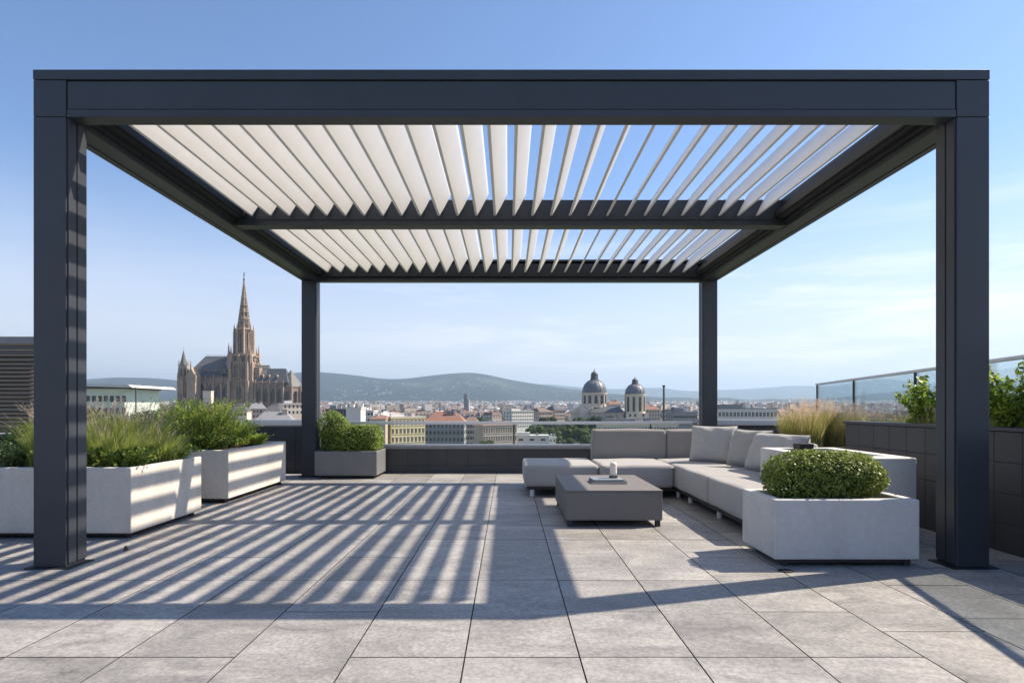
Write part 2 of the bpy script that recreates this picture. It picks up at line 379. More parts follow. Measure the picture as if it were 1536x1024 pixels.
# mid beam
YM = 6.6
m = MB(); m.box(XL + .20, XR - .20, YM, YM + .12, ZB + .035, ZT - .02); m.box(XL + .20, XR - .20, YM - .02, YM + .14, ZB + .012, ZB + .034)
m.box(XL + .26, XR - .26, YM - .012, YM - .0005, ZB + .075, ZB + .083)
m.build('beam', M['alu'], pg, bevel=.003)
# louvres
TT = .52; PITCH = .205; LH = .25; ZLO = 3.19
proto = None
nl = 28; span = PITCH * (nl - 1)
for (ya, yb) in ((YF + .25, YM - .024), (YM + .144, YB - .055)):
    sec = []
    prof = [(-.013, 0), (.013, 0), (.0145, .05), (.015, .14), (.015, .215), (.008, LH), (-.008, LH), (-.015, .215), (-.015, .14), (-.0145, .05)]
    for (dx, h) in prof: sec.append((dx + (h - LH / 2) * TT, h - LH / 2))
    pr = None
    for k in range(nl):
        xc = 0.023 - span / 2 + k * PITCH
        if pr is None:
            m = MB(); m.prism([(a, b) for a, b in sec], 'y', ya - 6.8, yb - 6.8)
            me_o = MB(); me_o.v = [(v[0] + .023, v[1] + 6.8, v[2]) for v in m.v]; me_o.f = m.f; me_o.m = m.m; me_o.r = m.r
            pr = me_o.build('louvre', M['louvre'], pg, bevel=.0025, seg=1); c = pr
        else:
            c = pr.copy(); C.objects.link(c); c.parent = pg
        c.location = (xc - .023, 0, ZLO + LH / 2)

# ------------------------------------------------------------------ parapets and railings
def clad(m, x0, x1, y0, y1, z0, z1, face, tw, th, start=None):
    """wall core plus proud square tiles on one face: 'y-' or 'x-' """
    m.box(x0, x1, y0, y1, z0, z1, 1)
    t = .006; g = .0018
    if face == 'y-':
        x = x0 if start is None else start
        while x < x1 - .01:
            z = z1
            while z > z0 + .01:
                a, b = max(x, x0) + g, min(x + tw, x1) - g; c, d = max(z - th, z0) + g, z - g
                if b - a > .02 and d - c > .02: m.box(a, b, y0 - t, y0 + .001, c, d, 0)
                z -= th
            x += tw
    else:
        y = y0
        while y < y1 - .01:
            z = z1
            while z > z0 + .01:
                a, b = y + g, min(y + tw, y1) - g; c, d = max(z - th, z0) + g, z - g
                if b - a > .02 and d - c > .02: m.box(x0 - t, x0 + .001, a, b, c, d, 0)
                z -= th
            y += tw
CM = [M['cladding'], M['alu_dark']]
YP = 10.0
w = thing('low_parapet', (0, YP, 0), 'low dark tiled parapet at the back of the terrace carrying the middle glass railing', 'parapet')
m = MB(); clad(m, -3.35, 3.2, YP, YP + .22, 0, .40, 'y-', .335, .27); m.build('wall', CM, w, bevel=.002, seg=1)
m = MB(); m.box(-3.35, 3.2, YP - .03, YP + .25, .401, .444); m.build('coping', M['cap'], w, bevel=.004)
w = thing('high_parapet', (-4.5, YP, 0), 'dark tiled parapet behind the left back pergola post and the feathery planter', 'parapet')
m = MB(); clad(m, -6.2, -3.352, YP - .06, YP + .22, 0, .77, 'y-', .335, .27, start=-6.2); m.build('wall', CM, w, bevel=.002, seg=1)
m = MB(); m.box(-6.2, -3.352, YP - .09, YP + .25, .771, .805); m.build('coping', M['cap'], w, bevel=.004)
w = thing('high_parapet', (4.3, YP, 0), 'dark tiled parapet behind the corner of the sofa, right of the right back post', 'parapet')
m = MB(); clad(m, 3.202, 5.5, YP - .06, YP + .22, 0, .77, 'y-', .335, .27); m.build('wall', CM, w, bevel=.002, seg=1)
m = MB(); m.box(3.202, 5.5, YP - .09, YP + .25, .771, .80); m.build('coping', M['alu_dark'], w, bevel=.004)
w = thing('side_parapet', (-5.6, 4.5, 0), 'dark parapet along the left edge of the terrace behind the long planter', 'parapet')
m = MB(); m.box(-5.85, -5.6, -1.8, YP - .1, 0, .77); m.build('wall', M['cladding'], w, bevel=.002, seg=1)
m = MB(); m.box(-5.88, -5.57, -1.8, YP - .1, .771, .80); m.build('coping', M['cap'], w, bevel=.003)

def railing(pts, ztop, zbot, loc, label, seams, zrail=.048, dark=False):
    r = thing('glass_railing', loc, label, 'railing', None)
    p0, p1 = Vector(pts[0]), Vector(pts[1]); d = (p1 - p0); ln = d.length; d.normalize(); n = Vector((-d.y, d.x, 0))
    rm = M['steel']
    def bar(name, a, b, z0, z1, t, mat, bev=.004):
        m = MB(); q = [p0 + d * a - n * t, p0 + d * b - n * t, p0 + d * b + n * t, p0 + d * a + n * t]
        m.add([(v.x, v.y, z0) for v in q] + [(v.x, v.y, z1) for v in q], [(0,3,2,1),(4,5,6,7),(0,1,5,4),(1,2,6,5),(2,3,7,6),(3,0,4,7)])
        return m.build(name, mat, r, bevel=bev)
    bar('handrail', 0, ln, ztop - zrail, ztop, .022, rm)
    bar('bottom_channel', 0, ln, zbot, zbot + .03, .02, rm)
    e = [0] + seams + [ln]
    for a, b in zip(e[:-1], e[1:]): bar('glass_pane', a + .008, b - .008, zbot + .031, ztop - zrail - .001, .005, M['glass'], 0)
    for s in (seams if not dark else [0.02] + seams): bar('upright', s - .011, s + .011, zbot + .03, ztop - zrail, .012, M['alu_dark'], .001)
    return r
railing([(-3.3, YP + .10, 0), (3.1, YP + .10, 0)], .855, .445, (0, YP + .1, .44), 'long glass railing with steel handrail on the low middle parapet', [(-2.2+3.3), (.1 + 3.3), (2.4 + 3.3)])
railing([(-6.1, YP + .10, 0), (-3.36, YP + .10, 0)], .885, .806, (-4.7, YP + .1, .80), 'short steel handrail along the parapet left of the left back post', [1.3])
railing([(3.25, YP + .10, 0), (5.2, YP + .10, 0)], .885, .806, (4.3, YP + .1, .80), 'short steel handrail along the parapet right of the right back post', [1.1])
def rl(t): return (3.97 + 1.33 * (t - 4.6) / 5.7, t, 0)
railing([rl(10.3), rl(1.5)], 1.50, .86, (4.4, 6, .86), 'tall glass railing with dark frame above the raised bed on the right', [1.9, 3.9, 6.0], .03, True)

# right raised bed wall
w = thing('raised_bed', (3.76, 4.2, 0), 'dark square-tiled raised bed wall along the right side of the terrace', 'raised bed')
m = MB(); clad(m, 3.76, 3.90, .3, 6.69, 0, .915, 'x-', .255, .235); m.build('wall', CM, w, bevel=.003, seg=1)
m = MB(); m.box(3.74, 3.92, .3, 6.70, .916, .945); m.build('coping', M['alu'], w, bevel=.004)
m = MB(); m.box(3.921, 5.3, .3, 6.69, .05, .90); m.build('soil', M['soil'], w)
m = MB(); m.box(3.9, 5.45, 6.70, 6.80, 0, .93); m.build('end_wall', M['cladding'], w, bevel=.003, seg=1)

# ------------------------------------------------------------------ planters
def planter(name, x0, x1, y0, y1, ztop, label, mat, zb=.05, rim=.07, drop=.045, feet=False, group=None, plx=.05):
    t = thing(name, ((x0+x1)/2, (y0+y1)/2, 0), label, 'planter', group)
    m = MB(); r = rim
    o = [(x0,y0),(x1,y0),(x1,y1),(x0,y1)]; i = [(x0+r,y0+r),(x1-r,y0+r),(x1-r,y1-r),(x0+r,y1-r)]
    vs = [(a,b,zb) for a,b in o] + [(a,b,ztop) for a,b in o] + [(a,b,ztop) for a,b in i] + [(a,b,ztop-.25) for a,b in i]
    fs = [(0,3,2,1)] + [(k,(k+1)%4,4+(k+1)%4,4+k) for k in range(4)] + [(4+k,4+(k+1)%4,8+(k+1)%4,8+k) for k in range(4)] + [(8+k,8+(k+1)%4,12+(k+1)%4,12+k) for k in range(4)] + [(12,13,14,15)]
    m.add(vs, fs); m.build('box', mat, t, bevel=.012, seg=3)
    # lumpy soil
    s = MB(); nx, ny = 14, 10; vs = []; fs = []
    for j in range(ny):
        for k in range(nx):
            vs.append((x0+r+.002+(x1-x0-2*r-.004)*k/(nx-1), y0+r+.002+(y1-y0-2*r-.004)*j/(ny-1), ztop-drop+random.uniform(-.012,.012)))
    for j in range(ny-1):
        for k in range(nx-1): fs.append((j*nx+k, j*nx+k+1, (j+1)*nx+k+1, (j+1)*nx+k))
    s.add(vs, fs); s.build('soil', M['soil'], t, smooth=True)
    p = MB(); p.box(x0+plx, x1-plx, y0+.03, y1-plx, .022, zb - .001)
    p.build('plinth', M['black'], t, bevel=.003, seg=1)
    for (fx, fy) in ((x0+.10,y0+.06),(x1-.06,y0+.06),(x1-.06,y1-.08),(x0+.10,y1-.08)):
        q = MB(); q.lathe(fx, fy, [(.025, 0), (.025, .021)], 12); q.build('foot', M['black'], t)
    return t
planter('planter', 1.83, 2.83, 4.12, 4.69, .464, 'small pale grey concrete planter with the round boxwood, at the near end of the sofa', M['concrete_cool'], plx=.045)
planter('planter', -4.75, -3.14, 5.0, 6.15, .594, 'long white concrete planter with tall grasses beside the left front post', M['concrete'], .045)
planter('planter', -4.30, -3.19, 6.85, 8.62, .605, 'white concrete planter with a feathery green shrub, in front of the left back post', M['concrete'], .05)
planter('planter', -2.97, -2.01, 9.2, 9.86, .42, 'dark grey metal planter with a clipped hedge at the foot of the low parapet', M['metal_planter'], .045, rim=.03)
planter('planter', 3.50, 4.75, 7.45, 8.65, .60, 'dark planter with straw-coloured grasses behind the right arm of the sofa', M['alu_dark'], .03, rim=.04)
# open concrete console next to the sofa arm
t = thing('concrete_console', (2.9, 5.4, 0), 'tall smooth grey concrete console with a recessed top between the sofa and the dark wall', 'console')
x0, x1, y0, y1, zt = 2.52, 3.26, 4.78, 6.0, .695
m = MB(); r = .13
o_ = [(x0,y0),(x1,y0),(x1,y1),(x0,y1)]; i_ = [(x0+r,y0+r*1.4),(x1-r,y0+r*1.4),(x1-r,y1-r*.6),(x0+r,y1-r*.6)]
vs = [(a,b,.02) for a,b in o_] + [(a,b,zt) for a,b in o_] + [(a,b,zt) for a,b in i_] + [(a,b,zt-.06) for a,b in i_]
m.add(vs, [(0,3,2,1)] + [(k,(k+1)%4,4+(k+1)%4,4+k) for k in range(4)] + [(4+k,4+(k+1)%4,8+(k+1)%4,8+k) for k in range(4)] + [(8+k,8+(k+1)%4,12+(k+1)%4,12+k) for k in range(4)] + [(12,13,14,15)])
m.build('body', M['concrete_cool'], t, bevel=.014, seg=3)
m = MB(); m.box(x0+r+.002, x1-r-.002, y0+r*1.4+.002, y1-r*.6-.002, zt-.0595, zt-.035); m.build('inset_panel', M['alu_dark'], t, bevel=.002)
bx = thing('storage_cup', (2.83, 5.75, zt - .035), 'small dark box standing in the recess of the concrete console', 'box')
m = MB(); m.lathe(2.83, 5.75, [(.088, zt-.034), (.098, zt+.05), (.098, zt+.055), (.086, zt+.055), (.078, zt-.02)], 4, rot=R(45)); m.build('body', M['black'], bx, bevel=.006)
m = MB(); m.lathe(2.83, 5.75, [(.074, zt-.019), (.08, zt+.035)], 4, rot=R(45)); m.build('insert', M['book_blue'], bx)

# ------------------------------------------------------------------ soft boxes
def softbox(x0, x1, y0, y1, z0, z1, puff=.02, rad=.035, crown=.012, wob=.0025, dens=.045):
    """rounded upholstery block, crowned top, slightly uneven; returns MB"""
    hx, hy, hz = (x1-x0)/2, (y1-y0)/2, (z1-z0)/2; cx, cy, cz = (x0+x1)/2, (y0+y1)/2, (z0+z1)/2
    bm = bmesh.new(); bmesh.ops.create_cube(bm, size=2)
    n = 16
    bmesh.ops.subdivide_edges(bm, edges=bm.edges[:], cuts=n, use_grid_fill=True)
    ph = [random.uniform(0, 6.28) for _ in range(4)]
    # spread vertices: finer near edges
    def warp(u, h):
        s = 1 if u >= 0 else -1; a = abs(u)
        # map so that last steps fall inside the rounding
        k = rad * 1.6 / h
        return s * (a / .8 * (1 - k) if a < .8 else (1 - k) + (a - .8) / .2 * k)
    m = MB(); idx = {}
    for v in bm.verts:
        x, y, z = warp(v.co.x, hx) * hx, warp(v.co.y, hy) * hy, warp(v.co.z, hz) * hz
        ix, iy, iz = max(-(hx-rad), min(hx-rad, x)), max(-(hy-rad), min(hy-rad, y)), max(-(hz-rad), min(hz-rad, z))
        dv = Vector((x-ix, y-iy, z-iz))
        if dv.length > 1e-6: dv = dv.normalized() * rad
        p = Vector((ix, iy, iz)) + dv
        ux, uy, uz = p.x/hx, p.y/hy, p.z/hz
        bulge = lambda a, b: (1 - a*a) * (1 - b*b)
        p.z += (crown if p.z > 0 else 0) * bulge(ux, uy) * abs(uz)
        p.x += ux * puff * .4 * bulge(uy, uz); p.y += uy * puff * .4 * bulge(ux, uz)
        w = wob * (math.sin(p.x*9+ph[0]) * math.sin(p.y*8+ph[1]) + .6*math.sin(p.z*16+ph[2]+p.x*5))
        p += dv.normalized() * w if dv.length > 1e-6 else Vector((0,0,0))
        idx[v.index] = len(m.v); m.v.append((p.x+cx, p.y+cy, p.z+cz))
    for f in bm.faces: m.f.append(tuple(idx[v.index] for v in f.verts)); m.m.append(0); m.r.append(.5)
    bm.free(); return m
def pillow_mesh(w, h, t, seed=0):
    rs = random.Random(seed); n = 22; m = MB(); ph = [rs.uniform(0, 6.28) for _ in range(6)]
    for side in (1, -1):
        b = len(m.v)
        for j in range(n+1):
            for k in range(n+1):
                u = -1 + 2*k/n; v = -1 + 2*j/n
                pin = 1 - .055*(1 - v*v)*abs(u)**3; pin2 = 1 - .055*(1 - u*u)*abs(v)**3
                f = ((1 - u**4) * (1 - v**4)) ** .42
                wr = .012*math.sin(u*6+v*3+ph[0])*math.sin(v*5+ph[1]) + .009*math.sin(9*(u+v)+ph[2])*(abs(u*v))**.5 + .006*math.sin(14*(u-v)+ph[3])*abs(u*v)
                y = side * (t/2 * f + wr * f)
                m.v.append((u*w/2*pin, y, v*h/2*pin2 + h/2))
        for j in range(n):
            for k in range(n):
                q = (b+j*(n+1)+k, b+j*(n+1)+k+1, b+(j+1)*(n+1)+k+1, b+(j+1)*(n+1)+k)
                m.f.append(q if side < 0 else q[::-1]); m.m.append(0); m.r.append(.5)
    return m
def make_pillow(name, loc, w, h, t, yaw, lean, label, seed, mat):
    m = pillow_mesh(w, h, t, seed)
    o = m.build(name, M[mat], smooth=True, fix=False)
    bm = bmesh.new(); bm.from_mesh(o.data); bmesh.ops.remove_doubles(bm, verts=bm.verts, dist=.0006); bmesh.ops.recalc_face_normals(bm, faces=bm.faces); bm.to_mesh(o.data); bm.free()
    # piping around the rim
    pts = []
    n = 22
    for k in range(n): pts.append((-1 + 2*k/n, -1))
    for k in range(n): pts.append((1, -1 + 2*k/n))
    for k in range(n): pts.append((1 - 2*k/n, 1))
    for k in range(n): pts.append((-1, 1 - 2*k/n))
    P = MB()
    q = []
    for (u, v) in pts:
        q.append(Vector((u*w/2*(1 - .055*(1 - v*v)), 0, v*h/2*(1 - .055*(1 - u*u)) + h/2)))
    for a, b in zip(q, q[1:] + q[:1]): P.tube(a, b, .0045, n=6)
    s = P.build('piping', M[mat], o)
    o.location = loc; o.rotation_euler = (R(lean), 0, R(yaw))
    return tag(o, label, 'cushion')

# ------------------------------------------------------------------ sofa
sf = thing('corner_sofa', (2.4, 6.9, 0), 'large grey upholstered corner sofa with low backrests on the right of the terrace', 'sofa')
ZS = .40; XI = 2.0; YI = 7.2; YBK = 8.2
def seat(x0, x1, y0, y1): return softbox(x0, x1, y0, y1, .24, ZS, rad=.032, crown=.014).build('seat_cushion', M['fabric'], sf, smooth=True)
def base(x0, x1, y0, y1): return softbox(x0+.006, x1-.006, y0+.008, y1-.008, .105, .238, rad=.02, crown=0, wob=.001).build('seat_base', M['fabric'], sf, smooth=True)
def full(x0, x1, y0, y1):
    s_ = softbox(x0, x1, y0, y1, .125, ZS, rad=.034, crown=.018, puff=.03, wob=.004).build('seat', M['fabric'], sf, smooth=True)
    piping(x0+.001, x1-.001, y0+.001, y1-.001, ZS-.034, s_)
def piping(x0, x1, y0, y1, z, parent, r=.0042):
    m = MB(); c = .03; pts = []
    for (cx_, cy_, a0) in ((x1-c, y1-c, 0), (x0+c, y1-c, 90), (x0+c, y0+c, 180), (x1-c, y0+c, 270)):
        for k in range(5): a = R(a0 + 22.5*k); pts.append((cx_ + c*math.cos(a), cy_ + c*math.sin(a), z + .0015*math.sin(a0+k)))
    for a, b in zip(pts, pts[1:] + pts[:1]): m.tube(a, b, r, n=6)
    m.build('piping', M['fabric'], parent)
full(1.13, 2.0, YI, YBK - .01)
full(2.006, 2.93, 7.12, YBK - .01)
full(XI, 2.93, 6.02, 7.11)
full(XI, 2.93, 4.86, 6.01)
m = MB(); m.box(1.16, 2.9, 7.25, 8.3, .085, .122); m.box(2.03, 2.9, 4.9, 7.245, .085, .122); m.build('frame', M['black'], sf, bevel=.003, seg=1)
for (fx, fy) in ((1.22, 7.32), (2.02+.06, 7.32), (2.1, 6.9), (2.1, 5.95), (2.1, 5.1), (1.22, 8.2), (2.85, 8.2)):
    m = MB(); m.lathe(fx, fy, [(.028, 0), (.028, .083)], 12); m.build('foot', M['steel'], sf, smooth=False)
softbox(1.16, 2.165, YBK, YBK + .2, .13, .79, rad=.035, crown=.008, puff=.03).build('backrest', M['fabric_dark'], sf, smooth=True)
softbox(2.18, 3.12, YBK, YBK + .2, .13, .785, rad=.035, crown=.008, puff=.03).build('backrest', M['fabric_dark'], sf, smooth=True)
softbox(2.94, 3.13, 6.02, YBK - .012, .13, .73, rad=.035, crown=.006, puff=.02).build('backrest', M['fabric'], sf, smooth=True)
make_pillow('scatter_cushion', (2.52, 7.42, ZS + .012), .56, .47, .20, 58-90, -17, 'light grey square cushion leaning in the corner, farthest of the loose cushions', 1, 'pillow')
make_pillow('scatter_cushion', (2.70, 6.86, ZS + .012), .54, .45, .19, -66, -20, 'darker grey square cushion in the middle of the three loose cushions', 2, 'fabric')
make_pillow('scatter_cushion', (2.72, 6.25, ZS + .012), .74, .44, .22, -72, -24, 'wide pale cushion nearest the concrete console, longest of the loose cushions', 5, 'pillow')
# ottoman
ot = thing('ottoman', (.70, 7.9, 0), 'low grey upholstered ottoman at the left end of the sofa', 'ottoman')
softbox(.205, 1.115, 7.35, 8.42, .12, .385, rad=.034, crown=.016, puff=.03).build('seat', M['fabric'], ot, smooth=True)
m = MB(); m.box(.235, 1.085, 7.38, 8.39, .085, .118); m.build('frame', M['black'], ot, bevel=.003, seg=1)
for (fx, fy) in ((.30, 7.43), (1.03, 7.43), (.27, 8.33), (1.03, 8.33)):
    m = MB(); m.lathe(fx, fy, [(.03, 0), (.03, .084)], 14); m.build('foot', M['steel'], ot)

# ------------------------------------------------------------------ coffee table and what lies on it
ct = thing('coffee_table', (.975, 6.12, 0), 'low boxy taupe coffee table in front of the sofa', 'table')
m = MB(); m.box(.53, 1.42, 5.50, 6.75, .318, .336); m.build('tabletop', M['table'], ct, bevel=.003)
m = MB(); m.box(.533, 1.417, 5.503, 6.747, .06, .3165); m.build('body', M['table'], ct, bevel=.004)
for (fx, fy) in ((.57, 5.54), (1.38, 5.54), (.57, 6.71), (1.38, 6.71)):
    m = MB(); m.box(fx-.022, fx+.022, fy-.022, fy+.022, 0, .0595); m.build('foot', M['black'], ct, bevel=.002, seg=1)
def book(loc, w, d, h, rz, mat, label):
    b = thing('book', loc, label, 'book'); x, y, z = loc
    m = MB(); m.box(x-w/2, x+w/2, y-d/2, y+d/2, z, z+.004); m.box(x-w/2, x+w/2, y-d/2, y+d/2, z+h-.004, z+h); m.box(x-w/2, x-w/2+.004, y-d/2, y+d/2, z+.0041, z+h-.0041)
    m.build('cover', mat, b, bevel=.001, seg=1)
    m = MB(); m.box(x-w/2+.0045, x+w/2-.006, y-d/2+.006, y+d/2-.006, z+.0042, z+h-.0042); m.build('pages', M['paper'], b)
    b.rotation_euler.z = R(rz); return b
book((1.01, 6.08, .3365), .36, .27, .022, -3, M['book_dark'], 'larger dark book lying flat on the coffee table under the slate one')
book((1.00, 6.09, .3590), .31, .24, .018, 3, M['book_blue'], 'slimmer slate blue book on top of the dark book')
cd = thing('candle', (1.075, 6.12, .3775), 'off-white pillar candle on a dark holder standing on the books', 'candle')
m = MB(); m.lathe(1.075, 6.12, [(.040, .3775), (.045, .382), (.043, .400), (.035, .402)], 24); m.build('holder', M['candle_glass'], cd, smooth=False)
m = MB(); m.lathe(1.075, 6.12, [(.033, .4025), (.035, .43), (.035, .51), (.033, .525), (.022, .537), (.011, .541), (.006, .539)], 28); m.build('wax', M['candle'], cd, smooth=True)
m = MB(); m.tube((1.075, 6.12, .536), (1.077, 6.12, .558), .0022, .0015, 6); m.build('wick', M['black'], cd)
# floor drain and stub
m = MB(); m.lathe(1.86, 4.02, [(.052, .0006), (.050, .007), (.036, .009), (.034, .004), (.012, .004)], 24, sy=.9)
o = m.build('floor_drain', M['black'], origin=(1.86, 4.02, 0)); tag(o, 'small round black floor drain in front of the boxwood planter', 'drain')
m = MB(); m.lathe(-2.93, 4.6, [(.016, .0005), (.018, .012), (.012, .02), (.011, .032), (.004, .036)], 10)
o = m.build('floor_stub', M['twig'], origin=(-2.93, 4.6, 0)); tag(o, 'tiny dark stub sticking out of the paving near the left front post', 'stub')

# ------------------------------------------------------------------ foliage
def leafcloud(pts, nrm, size, asp=1.7, jit=.9, fold=True, seed=0, rvals=None):
    """pts,nrm: (n,3) arrays -> MB of leaf shapes"""
    g = np.random.default_rng(seed); n = len(pts)
    d = nrm + g.normal(0, jit, (n, 3)); d /= np.linalg.norm(d, axis=1)[:, None] + 1e-9
    a = g.normal(0, 1, (n, 3)); t = np.cross(d, a); t /= np.linalg.norm(t, axis=1)[:, None] + 1e-9
    b = np.cross(d, t)
    s = size * g.uniform(.65, 1.25, n)[:, None]
    base = pts - t*s*asp/2; tip = pts + t*s*asp/2; mid = d*s*.12
    l = pts + b*s/2 + mid + t*s*.08; r = pts - b*s/2 + mid + t*s*.08
    V = np.stack([base, r, tip, l], 1).reshape(-1, 3)
    rv = g.uniform(0, 1, n) if rvals is None else rvals
    return V, rv
def mesh_quads(name, V, rv, mat, parent=None, origin=(0,0,0), per=4):
    off = wloc(parent) if parent is not None else Vector(origin)
    V = V - np.array(off)
    n = len(V) // per
    me = bpy.data.meshes.new(name); me.vertices.add(len(V)); me.vertices.foreach_set('co', V.astype(np.float32).ravel())
    me.loops.add(len(V)); me.loops.foreach_set('vertex_index', np.arange(len(V), dtype=np.int32))
    me.polygons.add(n); me.polygons.foreach_set('loop_start', np.arange(0, len(V), per, dtype=np.int32))
    me.update(calc_edges=True); me.validate()
    a = me.attributes.new('rnd', 'FLOAT', 'FACE'); a.data.foreach_set('value', rv.astype(np.float32))
    me.materials.append(mat)
    o = bpy.data.objects.new(name, me); C.objects.link(o)
    if parent is not None: o.parent = parent
    else: o.location = off
    return o
def lumpy(dirs, seed, k=9, amp=.12):
    g = np.random.default_rng(seed); c = g.normal(0, 1, (k, 3)); c /= np.linalg.norm(c, axis=1)[:, None]
    w = g.uniform(3, 9, k); s = np.zeros(len(dirs))
    for i in range(k): s += np.exp(w[i]*(dirs @ c[i] - 1)) * g.uniform(.5, 1.2)
    return 1 + amp*(s - s.mean())
def shrub(name, cx, cy, z0, hx, hy, hz, n, size, mat, label, cat='shrub', seed=1, p=3.0, group=None, amp=.10, asp=1.7, core=True, spiky=0):
    t = thing(name, (cx, cy, z0), label, cat, group)
    g = np.random.default_rng(seed); d = g.normal(0, 1, (n, 3)); d /= np.linalg.norm(d, axis=1)[:, None]
    d[:, 2] = np.where(d[:, 2] < -.85, -d[:, 2], d[:, 2])
    rad = 1/(np.sum(np.abs(d)**p, 1)**(1/p)); lum = lumpy(d, seed, 14, amp)
    # clumps: fine-scale bumps
    ph = g.uniform(0, 6.28, 3)
    fine = 1 + .055*np.sin(d[:,0]*17*hx/.3+ph[0])*np.sin(d[:,1]*15*hy/.3+ph[1])*np.sin(d[:,2]*13+ph[2])
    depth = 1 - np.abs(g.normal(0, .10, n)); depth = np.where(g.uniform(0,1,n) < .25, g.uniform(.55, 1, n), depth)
    out = np.where(g.uniform(0,1,n) < .03+spiky, 1 + g.uniform(0, .06+spiky*.8, n), 1)
    rr = (rad*lum*fine*depth*out)[:, None]
    half = hz*.5
    P = np.array([cx, cy, z0+half]) + d*rr*np.array([hx, hy, half*1.0])
    P[:,2] = np.maximum(P[:,2], z0 - .02)
    V, rv = leafcloud(P, d + np.array([0,0,.5]), size, asp, .7, seed=seed+5)
    # tone varies by clump; leaves deeper inside are darker
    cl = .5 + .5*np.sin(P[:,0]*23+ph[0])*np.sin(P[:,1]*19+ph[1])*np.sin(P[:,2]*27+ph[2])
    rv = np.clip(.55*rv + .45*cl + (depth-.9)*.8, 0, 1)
    mesh_quads('foliage', V, rv, mat, t)
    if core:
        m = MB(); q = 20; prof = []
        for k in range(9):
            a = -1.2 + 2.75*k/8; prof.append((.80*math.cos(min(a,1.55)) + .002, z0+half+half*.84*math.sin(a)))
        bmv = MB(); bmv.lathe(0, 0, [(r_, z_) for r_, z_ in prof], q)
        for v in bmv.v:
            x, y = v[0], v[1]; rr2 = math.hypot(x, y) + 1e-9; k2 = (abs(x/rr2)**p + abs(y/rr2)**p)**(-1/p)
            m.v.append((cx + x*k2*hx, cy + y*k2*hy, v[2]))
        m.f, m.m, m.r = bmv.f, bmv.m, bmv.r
        m.build('stems', M['core'], t, smooth=True)  # solid dark blob added to block the view through the leaves
    return t
def blades(n, cx, cy, z0, rx, ry, h, hj, lean, wid, seed, droop=.35, seg=4, box=True):
    """curved grass blades -> quads array; also tips and tip directions"""
    g = np.random.default_rng(seed)
    if box: bx_ = cx + g.uniform(-rx, rx, n); by_ = cy + g.uniform(-ry, ry, n)
    else:
        a = g.uniform(0, 6.28, n); q = np.sqrt(g.uniform(0, 1, n)); bx_ = cx + rx*q*np.cos(a); by_ = cy + ry*q*np.sin(a)
    H = h * (1 - hj*g.uniform(0, 1, n)); az = g.uniform(0, 6.28, n)
    out = np.stack([bx_-cx, by_-cy], 1)/max(rx, ry)
    dx = np.cos(az)*.6 + out[:,0]*.8; dy = np.sin(az)*.6 + out[:,1]*.8
    ln = lean*g.uniform(.2, 1.2, n)*H
    w = wid*g.uniform(.6, 1.3, n); perp = np.stack([-np.sin(az+g.normal(0,.8,n)), np.cos(az), np.zeros(n)], 1)
    rows = []
    for k in range(seg+1):
        t = k/seg
        x = bx_ + dx*ln*(t**1.8); y = by_ + dy*ln*(t**1.8); z = z0 + H*(t - droop*lean*t**3)
        c = np.stack([x, y, z], 1); ww = (w*(1 - t**1.5*.92))[:, None]
        rows.append((c - perp*ww/2, c + perp*ww/2, c))
    Q = []
    for k in range(seg):
        Q.append(np.stack([rows[k][0], rows[k][1], rows[k+1][1], rows[k+1][0]], 1))
    V = np.concatenate([q_[:, None] for q_ in Q], 1).reshape(-1, 3)
    rv = np.repeat(g.uniform(0, 1, n), seg)
    tipd = rows[-1][2] - rows[-2][2]
    return V, rv, rows[-1][2], tipd
def grass(name, cx, cy, z0, rx, ry, h, n, mat, label, seed, lean=.5, seeds=0, wid=.006, hj=.5, group=None, seedlen=.10, seedmat='seed', cat='grass'):
    t = thing(name, (cx, cy, z0), label, cat, group)
    V, rv, tips, td = blades(n, cx, cy, z0, rx, ry, h, hj, lean, wid, seed, box=False)
    mesh_quads('blades', V, rv, M[mat], t)
    if seeds:
        V2, rv2, tips, td = blades(seeds, cx, cy, z0, rx*.8, ry*.8, h*1.18, .3, lean*.75, .0025, seed+3, box=False)
        td = td/(np.linalg.norm(td, axis=1)[:, None]+1e-9)
        g = np.random.default_rng(seed+9); P = []; D = []
        per = 26
        for k in range(per):
            f = k/per; c = tips - td*seedlen*f
            P.append(c + g.normal(0, .0045, c.shape)*(1 - abs(f-.5))); D.append(td)
        P = np.concatenate(P); D = np.concatenate(D)
        n2 = len(P); a = g.normal(0, 1, (n2, 3)); b = np.cross(D, a); b /= np.linalg.norm(b, axis=1)[:, None]
        s = .011; dd = D + b*.5
        Vs = np.stack([P, P + b*s*.18, P + dd*s, P - b*s*.18 + dd*s*.3], 1).reshape(-1, 3)
        mesh_quads('seed_heads', np.concatenate([V2, Vs]), np.concatenate([rv2, g.uniform(0, 1, n2)]), M[seedmat], t)
    return t
